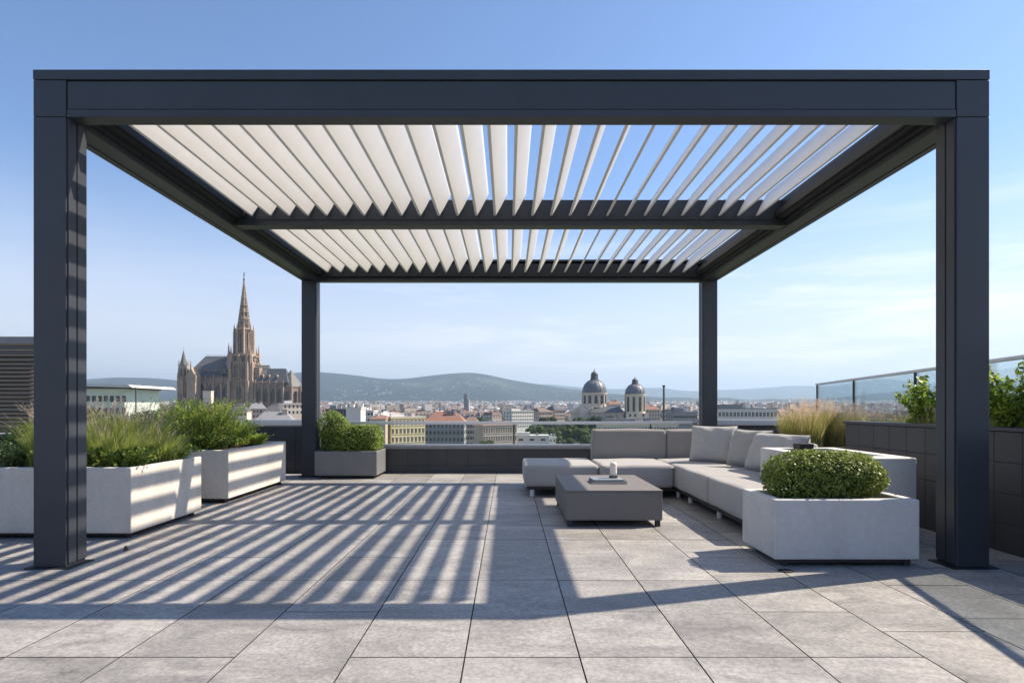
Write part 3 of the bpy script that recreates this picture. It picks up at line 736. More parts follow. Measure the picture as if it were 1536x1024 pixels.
def feather(name, cx, cy, z0, rx, ry, h, n, label, seed, mat='fluffy', leaf=.022, lean=.45, group=None, per=34, asp=4.5):
    """upright stems dressed with many thin leaflets"""
    t = thing(name, (cx, cy, z0), label, 'shrub', group); g = np.random.default_rng(seed)
    V, rv, tips, td = blades(n, cx, cy, z0, rx, ry, h, .45, lean, .004, seed, box=False, seg=4)
    mesh_quads('stems', V, rv, M['twig'], t)
    q = V.reshape(n, 4, 4, 3); cs = [q[:, k, :2].mean(1) for k in range(4)] + [q[:, 3, 2:].mean(1)]
    cs = np.stack(cs, 1)
    P = []; D = []
    for k in range(per):
        f = g.uniform(.12, 1.0, n)*4; i = np.minimum(f.astype(int), 3); fr = (f - i)[:, None]
        a = cs[np.arange(n), i]; b = cs[np.arange(n), i+1]; ax = b - a; ax /= np.linalg.norm(ax, axis=1)[:, None]+1e-9
        p = a*(1-fr) + b*fr; d = ax*.9 + g.normal(0, .6, (n, 3)); d /= np.linalg.norm(d, axis=1)[:, None]
        P.append(p); D.append(d)
    P = np.concatenate(P); D = np.concatenate(D); m_ = len(P)
    b = np.cross(D, g.normal(0, 1, (m_, 3))); b /= np.linalg.norm(b, axis=1)[:, None]+1e-9
    s = leaf*g.uniform(.6, 1.3, m_)[:, None]; w = s/asp
    Vl = np.stack([P, P + D*s*.5 + b*w, P + D*s, P + D*s*.5 - b*w], 1).reshape(-1, 3)
    stemr = np.tile(g.uniform(0, 1, n), per)
    mesh_quads('foliage', Vl, np.clip(.5*stemr + .5*g.uniform(0, 1, m_), 0, 1), M[mat], t)
    return t
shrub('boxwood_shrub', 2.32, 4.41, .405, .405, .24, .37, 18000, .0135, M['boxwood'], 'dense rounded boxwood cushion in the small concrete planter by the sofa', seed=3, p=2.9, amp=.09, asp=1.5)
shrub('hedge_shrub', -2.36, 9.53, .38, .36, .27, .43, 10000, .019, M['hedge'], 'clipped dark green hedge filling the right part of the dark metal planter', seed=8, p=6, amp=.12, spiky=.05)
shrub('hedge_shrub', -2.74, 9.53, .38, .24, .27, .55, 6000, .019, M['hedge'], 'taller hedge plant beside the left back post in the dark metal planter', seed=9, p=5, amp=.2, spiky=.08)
# planter A: tall grasses in tufts with seed heads
G = 'grass tufts in the long white planter'
tuft = [(-3.98, 5.30, .60), (-3.78, 5.75, .64), (-3.55, 5.35, .48), (-3.38, 5.75, .38), (-4.2, 5.75, .60), (-3.62, 5.95, .58)]
names = ['tall grass tuft with many beige seed heads just right of the left front post', 'tall feathery grass tuft in the middle of the long white planter', 'mid-height green grass tuft near the front rim of the long planter', 'short loose grass tuft at the right end of the long planter', 'tall grass tuft partly hidden behind the left front post', 'grass tuft with pink seed heads at the back of the long planter']
for k, ((x, y, h), nm) in enumerate(zip(tuft, names)):
    grass('ornamental_grass', x, y, .55, .21, .17, h, 1500, 'grass', nm, 40+k, .55, 110 if h > .55 else 30, .0055, .5, G)
for k, (x, y, nm) in enumerate([(-3.42, 5.22, 'low leafy herb at the front right corner of the long white planter'), (-3.80, 5.18, 'low leafy herb along the front rim of the long planter beside the post')]):
    feather('leafy_herb', x, y, .55, .24, .12, .27, 150, nm, 60+k, 'hedge', .024, .8, 'herbs filling the long white planter', 30, 2.2)
feather('leafy_herb', -3.34, 5.85, .55, .16, .22, .25, 120, 'dark leafy herb at the back right corner of the long planter', 66, 'hedge', .024, .8, 'herbs filling the long white planter', 30, 2.2)
feather('leafy_herb', -4.45, 5.25, .55, .26, .16, .32, 230, 'pale green herb left of the left front post', 63, 'sagel', .024, .7, None, 34, 2.4)
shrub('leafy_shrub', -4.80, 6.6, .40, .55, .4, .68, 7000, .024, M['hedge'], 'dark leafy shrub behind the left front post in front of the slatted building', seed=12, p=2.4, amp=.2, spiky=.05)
# planter B: feathery shrub
H_ = 'feathery shrubs in the white planter before the back post'
feather('feathery_shrub', -3.82, 7.45, .56, .32, .28, .76, 680, 'large bright green feathery shrub at the centre of its white planter', 71, group=H_, lean=.42, per=44)
feather('feathery_shrub', -3.68, 7.95, .56, .22, .24, .46, 380, 'feathery green shrub at the back of its white planter', 72, group=H_, lean=.5, per=44)
feather('feathery_shrub', -3.50, 8.25, .56, .14, .14, .22, 160, 'low feathery shrub at the far right end of its white planter', 73, group=H_, lean=.6, per=40)
feather('leafy_herb', -3.80, 7.12, .56, .40, .16, .30, 260, 'dark leafy plant spilling over the front rim of the white planter', 74, 'hedge', .028, .8, None, 34, 2.0)
grass('ornamental_grass', -4.0, 7.9, .56, .25, .25, .66, 700, 'grass', 'grass tuft with seed heads rising behind the feathery shrub', 75, .4, 60, .005, .5)
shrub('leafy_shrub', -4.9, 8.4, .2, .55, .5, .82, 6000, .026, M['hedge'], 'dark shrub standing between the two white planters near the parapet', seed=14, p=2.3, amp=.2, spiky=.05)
# straw grass right
for k, (x, y, h, nm) in enumerate([(3.80, 7.75, .56, 'straw-coloured ornamental grass at the left of the dark planter behind the sofa'), (4.08, 8.0, .62, 'tallest pinkish ornamental grass in the middle of the dark planter behind the sofa'), (4.40, 7.85, .58, 'straw-coloured ornamental grass at the right of the dark planter, next to the tiled wall')]):
    grass('ornamental_grass', x, y, .55, .25, .2, h, 2100, 'straw', nm, 80+k, .28, 190, .005, .4, 'straw grasses behind the sofa')
# raised bed: low flowers and broad-leaved shrubs
for k in range(7):
    y = 6.5 - k*.42
    grass('bed_grass', 4.02 + .05*(k % 2), y, .90, .12, .18, .13 + .05*(k % 3), 260, 'straw', 'low dry grass in the raised bed, one of a row along the coping', 100+k, .6, 16, .005, .5, 'low dry grasses along the raised bed', .05)
def bigshrub(x, y, z0, h, w, label, seed, n=26):
    t = thing('broadleaf_shrub', (x, y, z0), label, 'shrub'); g = random.Random(seed); m = MB(); P = []; D = []
    for k in range(n):
        a = g.uniform(0, 6.28); r = w*g.uniform(.25, 1); hh = h*g.uniform(.45, 1)
        p = Vector((x + g.uniform(-.05, .05), y + g.uniform(-.05, .05), z0)); steps = 6; d = Vector((math.cos(a)*r/steps, math.sin(a)*r/steps, hh/steps))
        for s in range(steps):
            q = p + d + Vector((g.gauss(0, .012), g.gauss(0, .012), 0)); m.tube(p, q, .006*(1 - s/steps*.8), .006*(1 - (s+1)/steps*.8), 5)
            for _ in range(7 + 2*s):
                P.append(p.lerp(q, g.random()) + Vector((g.gauss(0, .022), g.gauss(0, .022), g.gauss(0, .018)))); D.append((math.cos(a)*.3, math.sin(a)*.3 - .3, .8))
            p = q
    m.build('branches', M['twig'], t)
    V, rv = leafcloud(np.array([tuple(p) for p in P]), np.array(D), .033, 1.4, .7, seed=seed)
    mesh_quads('foliage', V, rv, M['bigleaf'], t)
    return t
bigshrub(4.08, 5.80, .90, .50, .26, 'broad-leaved green shrub in the raised bed just left of the right front post', 201, 24)
bigshrub(4.02, 4.72, .90, .54, .40, 'large broad-leaved shrub in the raised bed at the right edge of the picture', 203, 44)
shrub('bed_shrub', 4.10, 4.55, .88, .16, .5, .22, 2600, .03, M['bigleaf'], 'low yellow-green plant under the broad-leaved shrub right of the post', seed=21, p=2.5, amp=.15, core=False)
shrub('bed_shrub', 4.08, 5.75, .88, .13, .35, .14, 1200, .024, M['bigleaf'], 'low green plant in the raised bed left of the right front post', seed=22, p=2.5, amp=.15, core=False)

exec_city = True
# ------------------------------------------------------------------ terrain
GZ = -22.0
def gz(Y):
    if Y < 700: return GZ
    if Y < 5200:
        t = (Y - 700) / 4500; return GZ + 62 * (t ** 1.25)
    return GZ + 62 + (Y - 5200) * .004
g = MB(); ys = [-700, 0, 30, 120, 300, 500, 700, 900, 1100, 1400, 1700, 2100, 2600, 3200, 3900, 4700, 5600, 7000, 9000, 12000, 16000, 19500]; nx = 40
vs = []; fs = []
for j, y in enumerate(ys):
    for k in range(nx + 1): vs.append(((-1 + 2*k/nx) * 18500, y, gz(y)))
for j in range(len(ys) - 1):
    for k in range(nx): a = j*(nx+1)+k; fs.append((a, a+1, a+nx+2, a+nx+1))
g.add(vs, fs); o = g.build('city_ground', M['ground'], smooth=True, fix=False); tag(o, kind='structure')
from mathutils import noise as mn
def hills(name, prof, Yr, depth_f, depth_b, mat, amp, seed):
    xs = np.arange(-420, 1960, 8.0); px, py = zip(*prof); hy = np.interp(xs, px, py); 
    k = np.ones(5)/5; hy = np.convolve(np.pad(hy, 2, mode='edge'), k, 'valid')
    m = MB(); rows = []; ts = [-1, -.9, -.8, -.7, -.6, -.5, -.4, -.32, -.24, -.16, -.08, 0, .15, .4, 1]
    vs = []; fs = []
    for j, t in enumerate(ts):
        Y = Yr + (t*depth_f if t < 0 else t*depth_b)
        for i, x in enumerate(xs):
            X = (x - CX)/F*Yr * (1 + (Y - Yr)/Yr*.6)
            top = EYE + (HY - hy[i])*Yr/F; b = gz(Y) - 6
            s = (1 - abs(t)) if t < 0 else max(0, 1 - t)
            s = s*s*(3 - 2*s)
            n = mn.noise((X/900 + seed, Y/700, 0)) + .5*mn.noise((X/350 + seed, Y/300, 3)) + .22*mn.noise((X/120, Y/120, seed))
            vs.append((X, Y, b + (top - b)*s + amp*n*(s*(1 - s)*2.6 + .06)))
    n = len(xs)
    for j in range(len(ts) - 1):
        for i in range(n - 1): a = j*n+i; fs.append((a, a+1, a+n+1, a+n))
    m.add(vs, fs); o = m.build(name, mat, smooth=True, fix=False); return tag(o, kind='structure')
HPROF = [(-420, 572), (-100, 574), (0, 572), (60, 570), (125, 571), (180, 566), (232, 567), (275, 571), (340, 574), (400, 566), (436, 560), (483, 557.5), (534, 563), (562, 567), (590, 569.5), (622, 567), (655, 562.5), (690, 560), (702, 558.8), (722, 560), (763, 569), (799, 575.5), (822, 579), (860, 584), (900, 589), (960, 594), (1040, 600), (1150, 601), (1250, 597), (1330, 588), (1420, 580), (1550, 577), (1960, 575)]
def hillz(X, Y):
    Yr = 7200; x = X/(Yr*(1 + (Y - Yr)/Yr*.6))*F + CX; px_, py_ = zip(*HPROF); top = EYE + (HY - float(np.interp(x, px_, py_)))*Yr/F; b = gz(Y) - 6
    s_ = max(0, 1 - abs((Y - Yr)/2300)); s_ = s_*s_*(3 - 2*s_); seed = 3
    n = mn.noise((X/900 + seed, Y/700, 0)) + .5*mn.noise((X/350 + seed, Y/300, 3)) + .22*mn.noise((X/120, Y/120, seed))
    return max(gz(Y), b + (top - b)*s_ + 90*n*(s_*(1 - s_)*2.6 + .06))
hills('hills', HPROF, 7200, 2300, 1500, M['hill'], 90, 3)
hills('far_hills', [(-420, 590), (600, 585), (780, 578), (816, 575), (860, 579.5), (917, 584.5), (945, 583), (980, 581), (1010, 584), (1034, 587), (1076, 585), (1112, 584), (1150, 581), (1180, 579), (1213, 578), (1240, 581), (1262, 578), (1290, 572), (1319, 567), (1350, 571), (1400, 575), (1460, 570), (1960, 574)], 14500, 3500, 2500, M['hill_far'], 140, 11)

# ------------------------------------------------------------------ landmark helpers
def cone(m, cx, cy, z0, z1, r, n=8, r1=.0, rot=0.0, mi=0): m.lathe(cx, cy, [(r, z0), (max(r1, .01), z1)], n, mi, rot)
def pinn(m, cx, cy, z0, h, r):
    m.lathe(cx, cy, [(r, z0), (r, z0 + h*.38), (r*1.35, z0 + h*.40), (r*1.35, z0 + h*.44), (r*.8, z0 + h*.46), (r*.06, z0 + h)], 4, rot=R(45))
    for k in range(1, 4): m.lathe(cx, cy, [(r*.75*(1-k/4.6), z0 + h*(.46 + .13*k)), (r*1.05*(1-k/4.6), z0 + h*(.475 + .13*k)), (r*.5*(1-k/4.6), z0 + h*(.49 + .13*k))], 4, rot=R(45))
def gableroof(m, x0, x1, y0, y1, z0, z1, ridge='x', hip0=0, hip1=0, ov=.0):
    x0 -= ov; x1 += ov; y0 -= ov; y1 += ov
    if ridge == 'x':
        c = (y0+y1)/2; vs = [(x0,y0,z0),(x1,y0,z0),(x1,y1,z0),(x0,y1,z0),(x0+hip0,c,z1),(x1-hip1,c,z1)]
        m.add(vs, [(0,1,5,4),(2,3,4,5),(1,2,5),(3,0,4),(0,3,2,1)])
    else:
        c = (x0+x1)/2; vs = [(x0,y0,z0),(x1,y0,z0),(x1,y1,z0),(x0,y1,z0),(c,y0+hip0,z1),(c,y1-hip1,z1)]
        m.add(vs, [(0,1,4),(1,2,5,4),(2,3,5),(3,0,4,5),(0,3,2,1)])
def lancet(m, x, y, z0, w, h, t=.3, axis='x'):
    """pointed window plate, slightly proud of a wall that faces -y (axis x) or +-x (axis y)"""
    p = [(-w/2, 0), (w/2, 0), (w/2, h*.66), (w*.30, h*.85), (0, h), (-w*.30, h*.85), (-w/2, h*.66)]
    if axis == 'x': m.prism([(x+a, z0+b) for a, b in p], 'y', y - t, y + .2)
    else: m.prism([(y+a, z0+b) for a, b in p], 'x', min(x, x+t), max(x, x+t))
def ring_boxes(): pass

# ---- gothic cathedral: local frame, rotated about z
D0 = 508.0; sM = D0/F
cat = thing('gothic_cathedral', (PX(366, D0), D0, GZ), 'brown gothic cathedral with one tall openwork spire and steep slate roofs', 'cathedral')
OX, OY = PX(366, D0), D0
def cz(y): return PZ(y, D0)
def cxx(x): return PX(x, D0)
hw = 11.0
m = MB()
zl, zm_, zu = GZ, cz(560), cz(533)
# lower tower: stepped shaft with clasping buttresses
m.box(OX-9.4, OX+9.4, OY-9.4, OY+9.4, zl, cz(575)); m.box(OX-8.8, OX+8.8, OY-8.8, OY+8.8, cz(575), zu)
for sx in (-1, 1):
    for sy in (-1, 1):
        for (e, r, a, b) in ((10.6, 1.9, zl, cz(600)), (10.2, 1.65, cz(600), cz(572)), (9.6, 1.4, cz(572), cz(545)), (9.1, 1.15, cz(545), cz(533))):
            m.box(OX+sx*e-r, OX+sx*e+r, OY+sy*(e-1.6)-r*.7, OY+sy*(e-1.6)+r*.7, a, b)
            m.box(OX+sx*(e-2.6)-r*.7, OX+sx*(e-2.6)+r*.7, OY+sy*(e+.6)-r, OY+sy*(e+.6)+r, a, b)
            m.lathe(OX+sx*e, OY+sy*(e-1.6), [(r*1.1, b-.4), (r*1.1, b), (.05, b+5.0)], 4, rot=R(45))
for z in (cz(600), cz(572), cz(545), cz(534)):
    m.box(OX-9.9, OX+9.9, OY-9.9, OY+9.9, z-.45, z+.45)
for k in range(-3, 4):
    for s in (-1, 1):
        m.box(OX+k*2.2-.18, OX+k*2.2+.18, OY+s*9.7-.35, OY+s*9.7+.35, zl, cz(545)); m.box(OX+s*9.7-.35, OX+s*9.7+.35, OY+k*2.2-.18, OY+k*2.2+.18, zl, cz(545))
m.build('tower', M['stone'], cat)
m = MB()
for (z0_, h_, w_) in ((cz(598), 12, 3.6), (cz(566), 11, 2.6), (cz(543), 4.5, 1.6)):
    for dx in ((-3.4, 3.4) if w_ < 3 else (0,)):
        lancet(m, OX+dx, OY-9.45, z0_, w_, h_, .45); lancet(m, OX+9.45, OY+dx, z0_, w_, h_, .45, 'y')
m.build('window', M['void'], cat)
# gables over tower windows
m = MB()
for (z0_, w_, h_) in ((cz(580), 11, 9), (cz(553), 12, 9)):
    for e in (0, 1):
        for s in (-1, 1):
            a, b = ((OX+s*w_/2, z0_-2), (OX, z0_+h_)) if e == 0 else ((OY+s*w_/2, z0_-2), (OY, z0_+h_))
            if e == 0: m.tube((a[0], OY-10.2, a[1]), (b[0], OY-10.2, b[1]), .42, n=5)
            else: m.tube((OX+10.2, a[0], a[1]), (OX+10.2, b[0], b[1]), .42, n=5)
    m.lathe(OX, OY-10.2, [(.3, z0_+h_), (.9, z0_+h_+1), (.1, z0_+h_+3)], 6); m.lathe(OX+10.2, OY, [(.3, z0_+h_), (.9, z0_+h_+1), (.1, z0_+h_+3)], 6)
m.build('tracery_gable', M['stone'], cat)
# belfry octagon with slim piers, deep openings
m = MB(); zb, zt = zu, cz(494)
m.lathe(OX, OY, [(5.9, zb), (5.4, zt)], 8, rot=R(22.5))
for k in range(8):
    a = R(22.5 + 45*k); x, y = OX+(7.5)*math.cos(a), OY+7.5*math.sin(a)
    m.lathe(x, y, [(1.2, zb), (.95, zt-4), (1.15, zt-3.8), (1.0, zt-3), (.05, zt+4.5)], 4, rot=a)
    for q in (.33, .66):
        a2 = R(22.5 + 45*(k+q)); m.lathe(OX+6.7*math.cos(a2)*.97, OY+6.7*math.sin(a2)*.97, [(.32, zb), (.32, zt)], 4, rot=a2)
    a3 = R(45*k); m.tube((x, y, zt-5.5), (OX+4.4*math.cos(a), OY+4.4*math.sin(a), zt+1), .35, n=4)
m.lathe(OX, OY, [(9.4, zb-.4), (9.6, zb+1.3), (8.6, zb+1.4)], 8, rot=R(22.5)); m.lathe(OX, OY, [(6.6, zt-1.2), (7.7, zt-.6), (7.5, zt+.3), (5.6, zt+.4)], 8, rot=R(22.5))
m.build('belfry', M['stone'], cat)
m = MB()
for k in range(8):
    a = R(45*k); x, y = OX+5.05*math.cos(a), OY+5.05*math.sin(a); m.box(x-.9, x+.9, y-.9, y+.9, zb+3, zt-4)
m.build('belfry_opening', M['void'], cat)
for sx in (-1, 1):
    for sy in (-1, 1):
        m = MB(); pinn(m, OX+sx*8.9, OY+sy*8.9, zu-9, 19, 1.1); pinn(m, OX+sx*6.6, OY+sy*9.6, zu-3, 11, .8); pinn(m, OX+sx*9.6, OY+sy*6.6, zu-3, 11, .8)
        m.build('pinnacle', M['stone'], cat)
# spire with ribs and crockets
m = MB(); zs, zt2 = cz(497), cz(419); R0 = 5.0
m.lathe(OX, OY, [(R0*.93, zs), (.25, zt2)], 8, rot=R(22.5))
for k in range(8):
    a = R(22.5+45*k); p0 = (OX+R0*math.cos(a), OY+R0*math.sin(a), zs); p1 = (OX+.2*math.cos(a), OY+.2*math.sin(a), zt2)
    m.tube(p0, p1, .42, .12, 4)
    for j in range(1, 22):
        t = j/22; rr = R0*(1-t)+.35; s = .62*(1-t)+.22; x, y, z = OX+rr*math.cos(a), OY+rr*math.sin(a), zs+(zt2-zs)*t
        m.lathe(x, y, [(s*.3, z-s), (s, z), (s*.2, z+s*.9)], 4)
for t in (.12, .24, .37, .5, .63, .75, .86):
    r = R0*(1-t)+.25; z = zs+(zt2-zs)*t; m.lathe(OX, OY, [(r*.9, z-.3), (r*1.12+.1, z), (r*.9, z+.35)], 8, rot=R(22.5))
for k in range(8):
    a = R(45*k); r_ = R0*.93; b = 4.6
    for s in (-1, 1): m.tube((OX+r_*math.cos(a)-s*1.7*math.sin(a), OY+r_*math.sin(a)+s*1.7*math.cos(a), zs), (OX+(r_-.9)*math.cos(a), OY+(r_-.9)*math.sin(a), zs+9), .35, n=4)
    m.lathe(OX+(r_-.6)*math.cos(a), OY+(r_-.6)*math.sin(a), [(.2, zs+9), (.7, zs+9.8), (.05, zs+12)], 4)
m.build('spire', M['stone'], cat)
m = MB()
for t in (.1, .3, .45):
    r = R0*(1-t)*.93+.03; z = zs+(zt2-zs)*t
    for k in range(8):
        a = R(45*k); x, y = OX+r*.92*math.cos(a), OY+r*.92*math.sin(a); s = .55*(1-t); m.box(x-s, x+s, y-s, y+s, z, z+3.4*(1-t))
m.build('spire_opening', M['void'], cat)
m = MB(); m.lathe(OX, OY, [(.5, zt2-1), (.9, zt2), (.4, zt2+1.2), (.25, zt2+2), (.3, zt2+2.6), (.55, zt2+3.4), (.35, zt2+4.8), (.3, zt2+5.2), (.36, zt2+5.7), (.05, zt2+6.2)], 8)
m.tube((OX, OY, zt2+4.6), (OX+1.3, OY, zt2+5.8), .16, .1, 6); m.tube((OX, OY, zt2+4.4), (OX-.7, OY, zt2+3.6), .16, .1, 6)
m.build('finial_statue', M['slate_blue'], cat)
# nave (left) and choir (right)
nx0, nx1 = cxx(291), OX-7; yn = OY+4
def bay_wall(x0, x1, y0, y1, z0, z1, nbay, ww, wh, wz, parent=cat, mat='stone_dark', but=True):
    m = MB(); m.box(x0, x1, y0, y1, z0, z1); m.box(x0, x1, y0-.5, y0, z1-1.0, z1-.2); m.box(x0, x1, y0-.35, y0, z0+(z1-z0)*.45, z0+(z1-z0)*.45+.6)
    n = nbay; s = (x1-x0)/n
    for k in range(n+1):
        x = x0+s*k; m.box(x-.7, x+.7, y0-2.2, y0, z0, z1-4); m.box(x-.55, x+.55, y0-1.2, y0, z1-4, z1); m.lathe(x, y0-1.2, [(.55, z1), (.55, z1+.5), (.05, z1+2.4)], 4, rot=R(45))
    kk = int((x1-x0)/1.3)
    for k in range(kk): m.box(x0+1.3*k+.2, x0+1.3*k+.8, y0-.42, y0-.12, z1-.2, z1+1.0)
    m.build('wall', M[mat], parent)
    w = MB(); e = MB()
    for k in range(n):
        x = x0+s*(k+.5); lancet(w, x, y0, wz, ww, wh, .12); e.prism([(x+a, wz+b) for a, b in ((-ww*.62, wh*.62), (0, wh*1.12), (ww*.62, wh*.62), (ww*.5, wh*.62), (0, wh*1.0), (-ww*.5, wh*.62))], 'y', y0-.35, y0+.1)
        for q in (-.17, .17): e.box(x+ww*q-.09, x+ww*q+.09, y0-.22, y0+.1, wz, wz+wh*.72)
    w.build('window', M['void'], parent); e.build('window_tracery', M['stone'], parent)
bay_wall(nx0+2, nx1, yn-14, yn-9, GZ, cz(566), 5, 4.4, 15, cz(601))
bay_wall(nx0+2, nx1, yn-9, yn+9, GZ, cz(556), 5, 2.6, 4.0, cz(566)+1.0)
m = MB(); gableroof(m, nx0, nx1+6, yn-9.6, yn+9.6, cz(556.5), cz(534), 'x', 7.5, 0); m.build('nave_roof', M['slate'], cat)
m = MB(); m.add([(nx0+9, yn-15, cz(566.5)), (nx1, yn-15, cz(566.5)), (nx1, yn-9.3, cz(557)), (nx0+11, yn-9.3, cz(557)), (nx0+9, yn-9.0, cz(566.5)), (nx1, yn-9.0, cz(566.5))], [(0,1,2,3),(0,3,4),(1,5,2),(0,4,5,1),(4,3,2,5)]); m.build('aisle_roof', M['slate_blue'], cat)
m = MB(); gableroof(m, OX-16, OX-8, yn-15, yn, cz(562), cz(549), 'y'); m.build('cross_roof', M['slate_blue'], cat)
m = MB()
for k in range(24): m.box(nx0+9+k*1.35, nx0+9.25+k*1.35, yn-.12, yn+.12, cz(534)-.2, cz(534)+1.0)
m.box(nx0+8, nx1, yn-.1, yn+.1, cz(534)+.9, cz(534)+1.15); m.build('ridge_crest', M['stone'], cat)
rx0, rx1 = OX+8, cxx(447)
bay_wall(rx0, cxx(431), yn-13, yn+6, GZ, cz(574), 5, 3.4, 12.5, cz(603))
m = MB(); m.box(rx0, rx0+7.5, yn-10, yn+9, cz(576), cz(552)); m.build('transept_wall', M['stone_dark'], cat)
m = MB(); gableroof(m, rx0-3, cxx(401.5), yn-9, yn+9, cz(563), cz(547), 'x'); m.build('transept_roof', M['slate'], cat)
m = MB(); gableroof(m, cxx(388), cxx(438), yn-13.6, yn+7, cz(574.5), cz(552.5), 'x', 0, 5.5); m.build('choir_roof', M['slate_blue'], cat)
for xx, yy in ((408, 567), (420, 567), (399, 567)):
    m = MB(); xd, zd = cxx(xx), cz(yy); yd = yn-13.6+10.3*(cz(574.5)-zd)/(cz(574.5)-cz(552.5)); m.box(xd-.7, xd+.7, yd-1.2, yd+2, zd, zd+1.5); gableroof(m, xd-.9, xd+.9, yd-1.4, yd+2.6, zd+1.5, zd+2.7, 'y'); m.build('dormer', M['stone_dark'], cat)
m = MB(); m.lathe(cxx(436), yn-3, [(9.6, GZ), (9.6, cz(582)), (9.9, cz(581)), (9.6, cz(580))], 8, rot=R(22.5))
for k in range(8):
    a = R(22.5+45*k); x, y = cxx(436)+10*math.cos(a), yn-3+10*math.sin(a); m.lathe(x, y, [(.9, GZ), (.8, cz(584)), (.05, cz(576))], 4, rot=a)
m.build('apse', M['stone_dark'], cat)
m = MB(); m.lathe(cxx(436), yn-3, [(10, cz(580)), (.3, cz(555))], 8, rot=R(22.5)); m.build('apse_roof', M['slate'], cat)
m = MB()
for k in range(8):
    a = R(45*k); x, y = cxx(436)+8.75*math.cos(a), yn-3+8.75*math.sin(a); m.box(x-1, x+1, y-1, y+1, cz(603), cz(587))
m.build('apse_window', M['void'], cat)
# small west tower + stair turret with gable
def turret(px, base_px_w, ytop_shaft, yspire, name, yo):
    x = cxx(px); r = base_px_w*sM/2; m = MB()
    m.lathe(x, yo, [(r, GZ), (r, cz(ytop_shaft+22)), (r*1.12, cz(ytop_shaft+21)), (r*.92, cz(ytop_shaft+20)), (r*.88, cz(ytop_shaft))], 8, rot=R(22.5))
    for k in range(8):
        a = R(22.5+45*k); m.lathe(x+r*math.cos(a), yo+r*math.sin(a), [(.5, GZ), (.5, cz(ytop_shaft+18)), (.7, cz(ytop_shaft+18)+.4), (.05, cz(ytop_shaft+9))], 4, rot=a)
        m.lathe(x+r*.84*math.cos(a), yo+r*.84*math.sin(a), [(.4, cz(ytop_shaft+8)), (.4, cz(ytop_shaft)), (.04, cz(ytop_shaft-8))], 4, rot=a)
    t = m.build(name, M['stone'], cat)
    m = MB(); m.lathe(x, yo, [(r*.62, cz(ytop_shaft)), (.12, cz(yspire)), (.05, cz(yspire-6))], 8, rot=R(22.5))
    for k in range(0, 8, 2):
        a = R(22.5+45*k)
        for j in range(1, 8):
            q = j/8; rr = r*.62*(1-q)+.15; z = cz(ytop_shaft)+(cz(yspire)-cz(ytop_shaft))*q; m.lathe(x+rr*math.cos(a), yo+rr*math.sin(a), [(.1, z-.4), (.32, z), (.05, z+.4)], 4)
    m.build('spire', M['slate'], t)
    m = MB()
    for k in range(8):
        a = R(45*k); 
        for (za, zb_) in ((cz(ytop_shaft+16), cz(ytop_shaft+5)), (cz(602), cz(590))): m.box(x+r*.86*math.cos(a)-.4, x+r*.86*math.cos(a)+.4, yo+r*.86*math.sin(a)-.4, yo+r*.86*math.sin(a)+.4, za, zb_)
    m.build('window', M['void'], t)
turret(283, 15, 549, 527, 'west_tower', OY-8)
m = MB(); xg = cxx(305.5); yg = OY-17
m.box(xg-3.4, xg+3.4, yg-3.4, yg+6, GZ, cz(566)); gableroof(m, xg-3.9, xg+3.9, yg-3.8, yg+6, cz(567), cz(553), 'y')
for s in (-1, 1): pinn(m, xg+s*3.6, yg-3.4, cz(575), 11, .7)
pinn(m, xg, yg-3.6, cz(556), 8, .6)
m.build('porch_gable', M['stone'], cat)
cat.rotation_euler.z = 0
o = thing('white_house', (cxx(310), OY-60, GZ), 'plain pale block standing before the porch of the cathedral', 'building'); m = MB(); m.box(PX(304, 440), PX(316.5, 440), 440, 444, GZ, PZ(587, 440)); m.build('wall', M['plaster'], o); m = MB(); m.box(PX(303.6, 440), PX(317, 440), 439.5, 444.5, PZ(587, 440), PZ(587, 440)+.5); m.build('roof', M['roof_white'], o)

fr = [(232, 256, 607, 330, 'roof_dark', 'f', 'dark-roofed house left of the small west tower'), (262, 284, 608, 300, 'roof_grey', 'w', 'low grey-roofed house in front of the west tower'), (318, 340, 605, 360, 'roof_brown', 'w', 'brown-roofed house right of the plain pale block'), (342, 366, 607, 330, 'roof_dark', 'w', 'dark-roofed house at the foot of the big tower, left side'), (368, 392, 604, 380, 'roof_grey', 'w', 'grey-roofed house at the foot of the big tower, right side'), (394, 416, 607, 350, 'roof_dark', 'w', 'dark-roofed house under the dormers of the choir'), (417, 446, 605, 340, 'roof_white', 'w', 'pale flat-roofed house in front of the choir, beside the back post'), (380, 430, 617, 250, 'roof_grey', 'w', 'long low grey-roofed hall in front of the cathedral houses'), (286, 317, 613, 285, 'roof_red', 'w', 'terracotta-roofed house below the plain pale block')]
FRONT = fr

